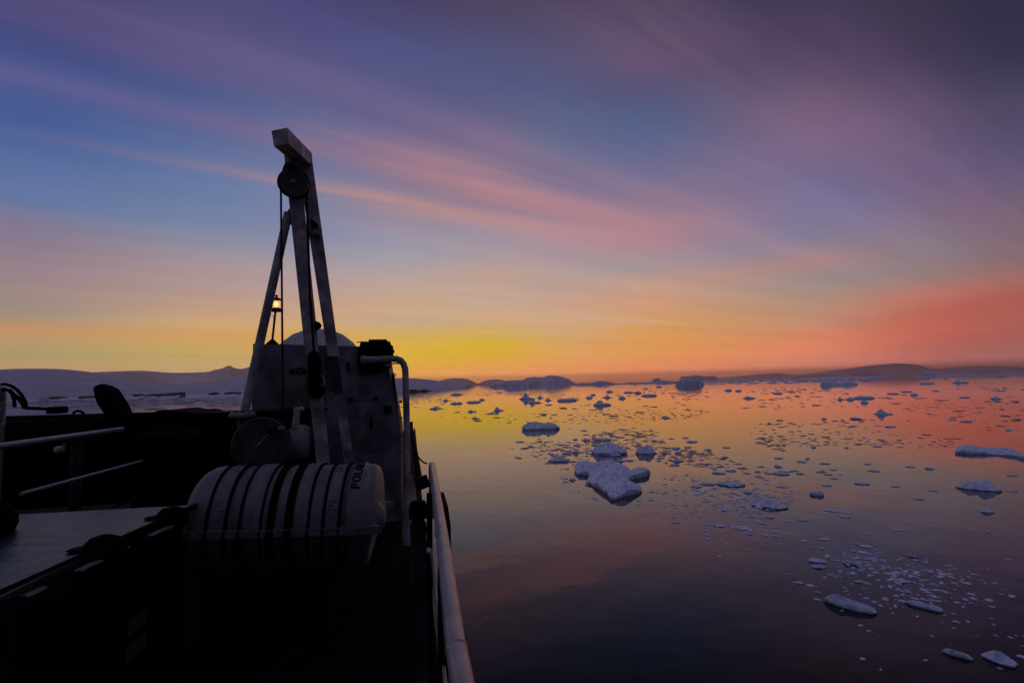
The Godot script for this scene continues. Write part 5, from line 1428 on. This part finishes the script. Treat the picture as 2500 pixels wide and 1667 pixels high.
func boats() -> void:
	var t := thing("inflatable_boat", "black inflatable boat lashed on deck beyond the guard rail", "inflatable boat")
	var st := begin()
	var yb := 6.47
	tube(st, [Vector3(-9.9, yb, -7.35), Vector3(-8.0, yb + 0.01, -7.35), Vector3(-5.6, yb - 0.02, -7.35), Vector3(-4.2, yb - 0.03, -7.35), Vector3(-3.6, yb - 0.01, -7.45), Vector3(-3.2, yb + 0.0, -7.75), Vector3(-3.05, yb + 0.01, -8.2), Vector3(-3.2, yb, -8.65), Vector3(-3.6, yb - 0.02, -8.95), Vector3(-4.2, yb - 0.03, -9.05), Vector3(-9.9, yb, -9.05)], 0.25, 18)
	part("side_tube", st, M.black_rubber, t)
	st = begin()
	solid8(st, [Vector3(-9.9, 6.3, -7.4), Vector3(-3.3, 6.3, -7.6), Vector3(-3.3, 6.3, -8.8), Vector3(-9.9, 6.3, -9.0), Vector3(-9.9, 5.5, -8.0), Vector3(-3.8, 5.5, -8.0), Vector3(-3.8, 5.5, -8.4), Vector3(-9.9, 5.5, -8.4)])
	part("hull", st, M.black_rubber, t)
	st = begin()
	tube(st, [Vector3(-4.043, 6.76, -7.2), Vector3(-4.022, 6.784, -7.2), Vector3(-3.988, 6.793, -7.2), Vector3(-3.952, 6.781, -7.2), Vector3(-3.929, 6.751, -7.2)], 0.016, 8)
	part("carry_handle", st, M.black_rubber, t)
	st = begin()
	box(st, Vector3(-4.239, 6.809, -7.25), Vector3(0.14, 0.085, 0.2), 0.015)
	part("stern_block", st, M.black_paint, t)
	st = begin()
	beam(st, Vector3(-4.539, 6.846, -7.2), Vector3(-4.266, 6.822, -7.2), 0.07, 0.035, 0.01)
	part("grab_rail", st, M.black_paint, t)
	var lash := begin()
	for k in 2:
		tube(lash, [Vector3(-4.6 - 1.6 * k, 6.2, -7.07), Vector3(-4.6 - 1.6 * k, 6.6, -7.12), Vector3(-4.6 - 1.6 * k, 6.735, -7.3)], 0.012, 6)
	part("lashing", lash, M.rope, t).set_meta("kind", "stuff")
	var m := thing("outboard_motor", "black outboard motor tilted up at the stern of the inflatable", "outboard motor")
	st = begin()
	var cowl := [Vector3(-3.893, 7.068, -7.3), Vector3(-3.863, 7.098, -7.3), Vector3(-3.805, 7.117, -7.3), Vector3(-3.755, 7.096, -7.3), Vector3(-3.704, 7.048, -7.3), Vector3(-3.646, 6.965, -7.3), Vector3(-3.588, 6.866, -7.3), Vector3(-3.549, 6.788, -7.3), Vector3(-3.534, 6.726, -7.3), Vector3(-3.532, 6.675, -7.3), Vector3(-3.736, 6.683, -7.3), Vector3(-3.775, 6.765, -7.3), Vector3(-3.841, 6.869, -7.3), Vector3(-3.876, 6.971, -7.3)]
	prism(st, cowl, Vector3(0, 0, -0.10))
	part("cowling", st, M.black_rubber, m)
	st = begin()
	prism(st, [Vector3(-3.837, 7.057, -7.22), Vector3(-3.763, 7.096, -7.22), Vector3(-3.681, 7.043, -7.22), Vector3(-3.567, 6.853, -7.22), Vector3(-3.517, 6.73, -7.22), Vector3(-3.696, 6.726, -7.22), Vector3(-3.781, 6.87, -7.22), Vector3(-3.821, 6.971, -7.22)], Vector3(0, 0, -0.24))
	part("cowling_bulge", st, M.black_rubber, m)
	st = begin()
	tube(st, [Vector3(-3.676, 7.053, -7.3), Vector3(-3.621, 7.01, -7.3), Vector3(-3.568, 6.937, -7.3), Vector3(-3.534, 6.864, -7.3), Vector3(-3.513, 6.787, -7.3), Vector3(-3.52, 6.736, -7.3)], 0.010, 8)
	part("lift_strap", st, M.black_rubber, m)
	st = begin()
	tube(st, [Vector3(-3.535, 6.782, -7.3), Vector3(-3.518, 6.797, -7.3), Vector3(-3.499, 6.786, -7.3), Vector3(-3.489, 6.76, -7.3), Vector3(-3.488, 6.72, -7.3)], 0.009, 7)
	part("hose_loop", st, M.black_rubber, m)
	var hs := thing("control_hoses", "bundle of black hoses arching beside a pale post", "hose")
	var arcs := [[Vector3(-4.67, 7.128, -7), Vector3(-4.63, 7.131, -7), Vector3(-4.572, 7.111, -7), Vector3(-4.513, 7.067, -7), Vector3(-4.461, 6.999, -7), Vector3(-4.424, 6.926, -7), Vector3(-4.409, 6.85, -7)], [Vector3(-4.692, 7.061, -7.05), Vector3(-4.652, 7.07, -7.05), Vector3(-4.601, 7.04, -7.05), Vector3(-4.566, 6.996, -7.05), Vector3(-4.523, 6.952, -7.05), Vector3(-4.48, 6.902, -7.05), Vector3(-4.46, 6.84, -7.05)], [Vector3(-4.734, 7.067, -7.1), Vector3(-4.701, 7.076, -7.1), Vector3(-4.66, 7.06, -7.1), Vector3(-4.624, 7.016, -7.1), Vector3(-4.601, 6.948, -7.1), Vector3(-4.588, 6.861, -7.1)], [Vector3(-4.553, 7.068, -6.95), Vector3(-4.511, 7.015, -6.95), Vector3(-4.452, 6.966, -6.95), Vector3(-4.411, 6.88, -6.95)]]
	for a in arcs:
		st = begin()
		tube(st, a, 0.018, 8)
		part("hose", st, M.black_rubber, hs)
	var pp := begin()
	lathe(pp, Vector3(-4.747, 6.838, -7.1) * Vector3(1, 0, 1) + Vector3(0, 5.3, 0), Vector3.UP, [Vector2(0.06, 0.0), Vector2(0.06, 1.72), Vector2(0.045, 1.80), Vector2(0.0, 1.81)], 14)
	single("pale_post", pp, M.pale_tone, "short pale post at the very edge beside the black hoses", "post")
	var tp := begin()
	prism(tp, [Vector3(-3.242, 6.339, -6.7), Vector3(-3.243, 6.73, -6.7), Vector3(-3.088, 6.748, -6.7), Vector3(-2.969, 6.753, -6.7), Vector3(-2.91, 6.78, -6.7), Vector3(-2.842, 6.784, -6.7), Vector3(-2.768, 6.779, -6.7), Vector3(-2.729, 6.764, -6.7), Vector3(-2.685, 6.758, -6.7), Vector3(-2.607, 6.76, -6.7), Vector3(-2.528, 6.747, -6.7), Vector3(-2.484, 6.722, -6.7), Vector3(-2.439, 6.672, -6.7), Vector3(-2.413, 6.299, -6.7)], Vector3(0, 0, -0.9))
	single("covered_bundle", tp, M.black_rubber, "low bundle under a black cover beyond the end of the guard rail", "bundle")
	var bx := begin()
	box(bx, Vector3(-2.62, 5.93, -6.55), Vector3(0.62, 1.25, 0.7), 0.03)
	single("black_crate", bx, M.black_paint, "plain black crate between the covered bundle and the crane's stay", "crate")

# ---------------------------------------------------------------- all together
func _ready() -> void:
	var cam := Camera3D.new()
	cam.name = "camera"
	cam.position = Vector3(0, 7, 0)
	cam.rotation = Vector3(0.08133, -0.19635, -0.02443)
	cam.fov = 67.3907
	cam.near = 0.05
	cam.far = 60000.0
	add_child(cam)
	var env := Environment.new()
	env.background_mode = Environment.BG_SKY
	env.sky = Sky.new()
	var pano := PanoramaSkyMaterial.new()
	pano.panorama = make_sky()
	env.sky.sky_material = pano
	env.tonemap_mode = Environment.TONE_MAPPER_LINEAR
	env.tonemap_exposure = 1.0
	env.sdfgi_enabled = true
	env.ssao_enabled = true
	env.ssil_enabled = true
	env.volumetric_fog_enabled = true
	env.volumetric_fog_albedo = Color(1.0, 0.86, 0.80)
	env.volumetric_fog_density = HAZE
	env.volumetric_fog_anisotropy = 0.75
	env.volumetric_fog_length = 20000.0
	var we := WorldEnvironment.new()
	we.name = "world_environment"
	we.environment = env
	add_child(we)
	var sun := DirectionalLight3D.new()  # just below the horizon: the glow of the sky is all that is left of it
	sun.name = "sun"
	sun.rotation_degrees = Vector3(1.2, 173.0, 0)
	sun.light_color = Color(1.0, 0.72, 0.45)
	sun.light_energy = 0.05
	sun.light_angular_distance = 0.5
	sun.shadow_enabled = true
	add_child(sun)
	field.seed = 12
	field.frequency = 0.01
	field.fractal_octaves = 3
	materials()
	var w := begin()
	quad(w, Vector3(-14000, 0, -14000), Vector3(14000, 0, -14000), Vector3(14000, 0, 14000), Vector3(-14000, 0, 14000), Vector3.UP)
	struct("sea_water", w, M.sea, "still dark sea mirroring the sunset sky", "sea")
	land()
	bergs()
	ice_field()
	ship()
	unseen_shade_block()
	deckhouse()
	crane()
	winch()
	life_raft()
	hatch()
	guard_rail()
	boats()
	handrail()
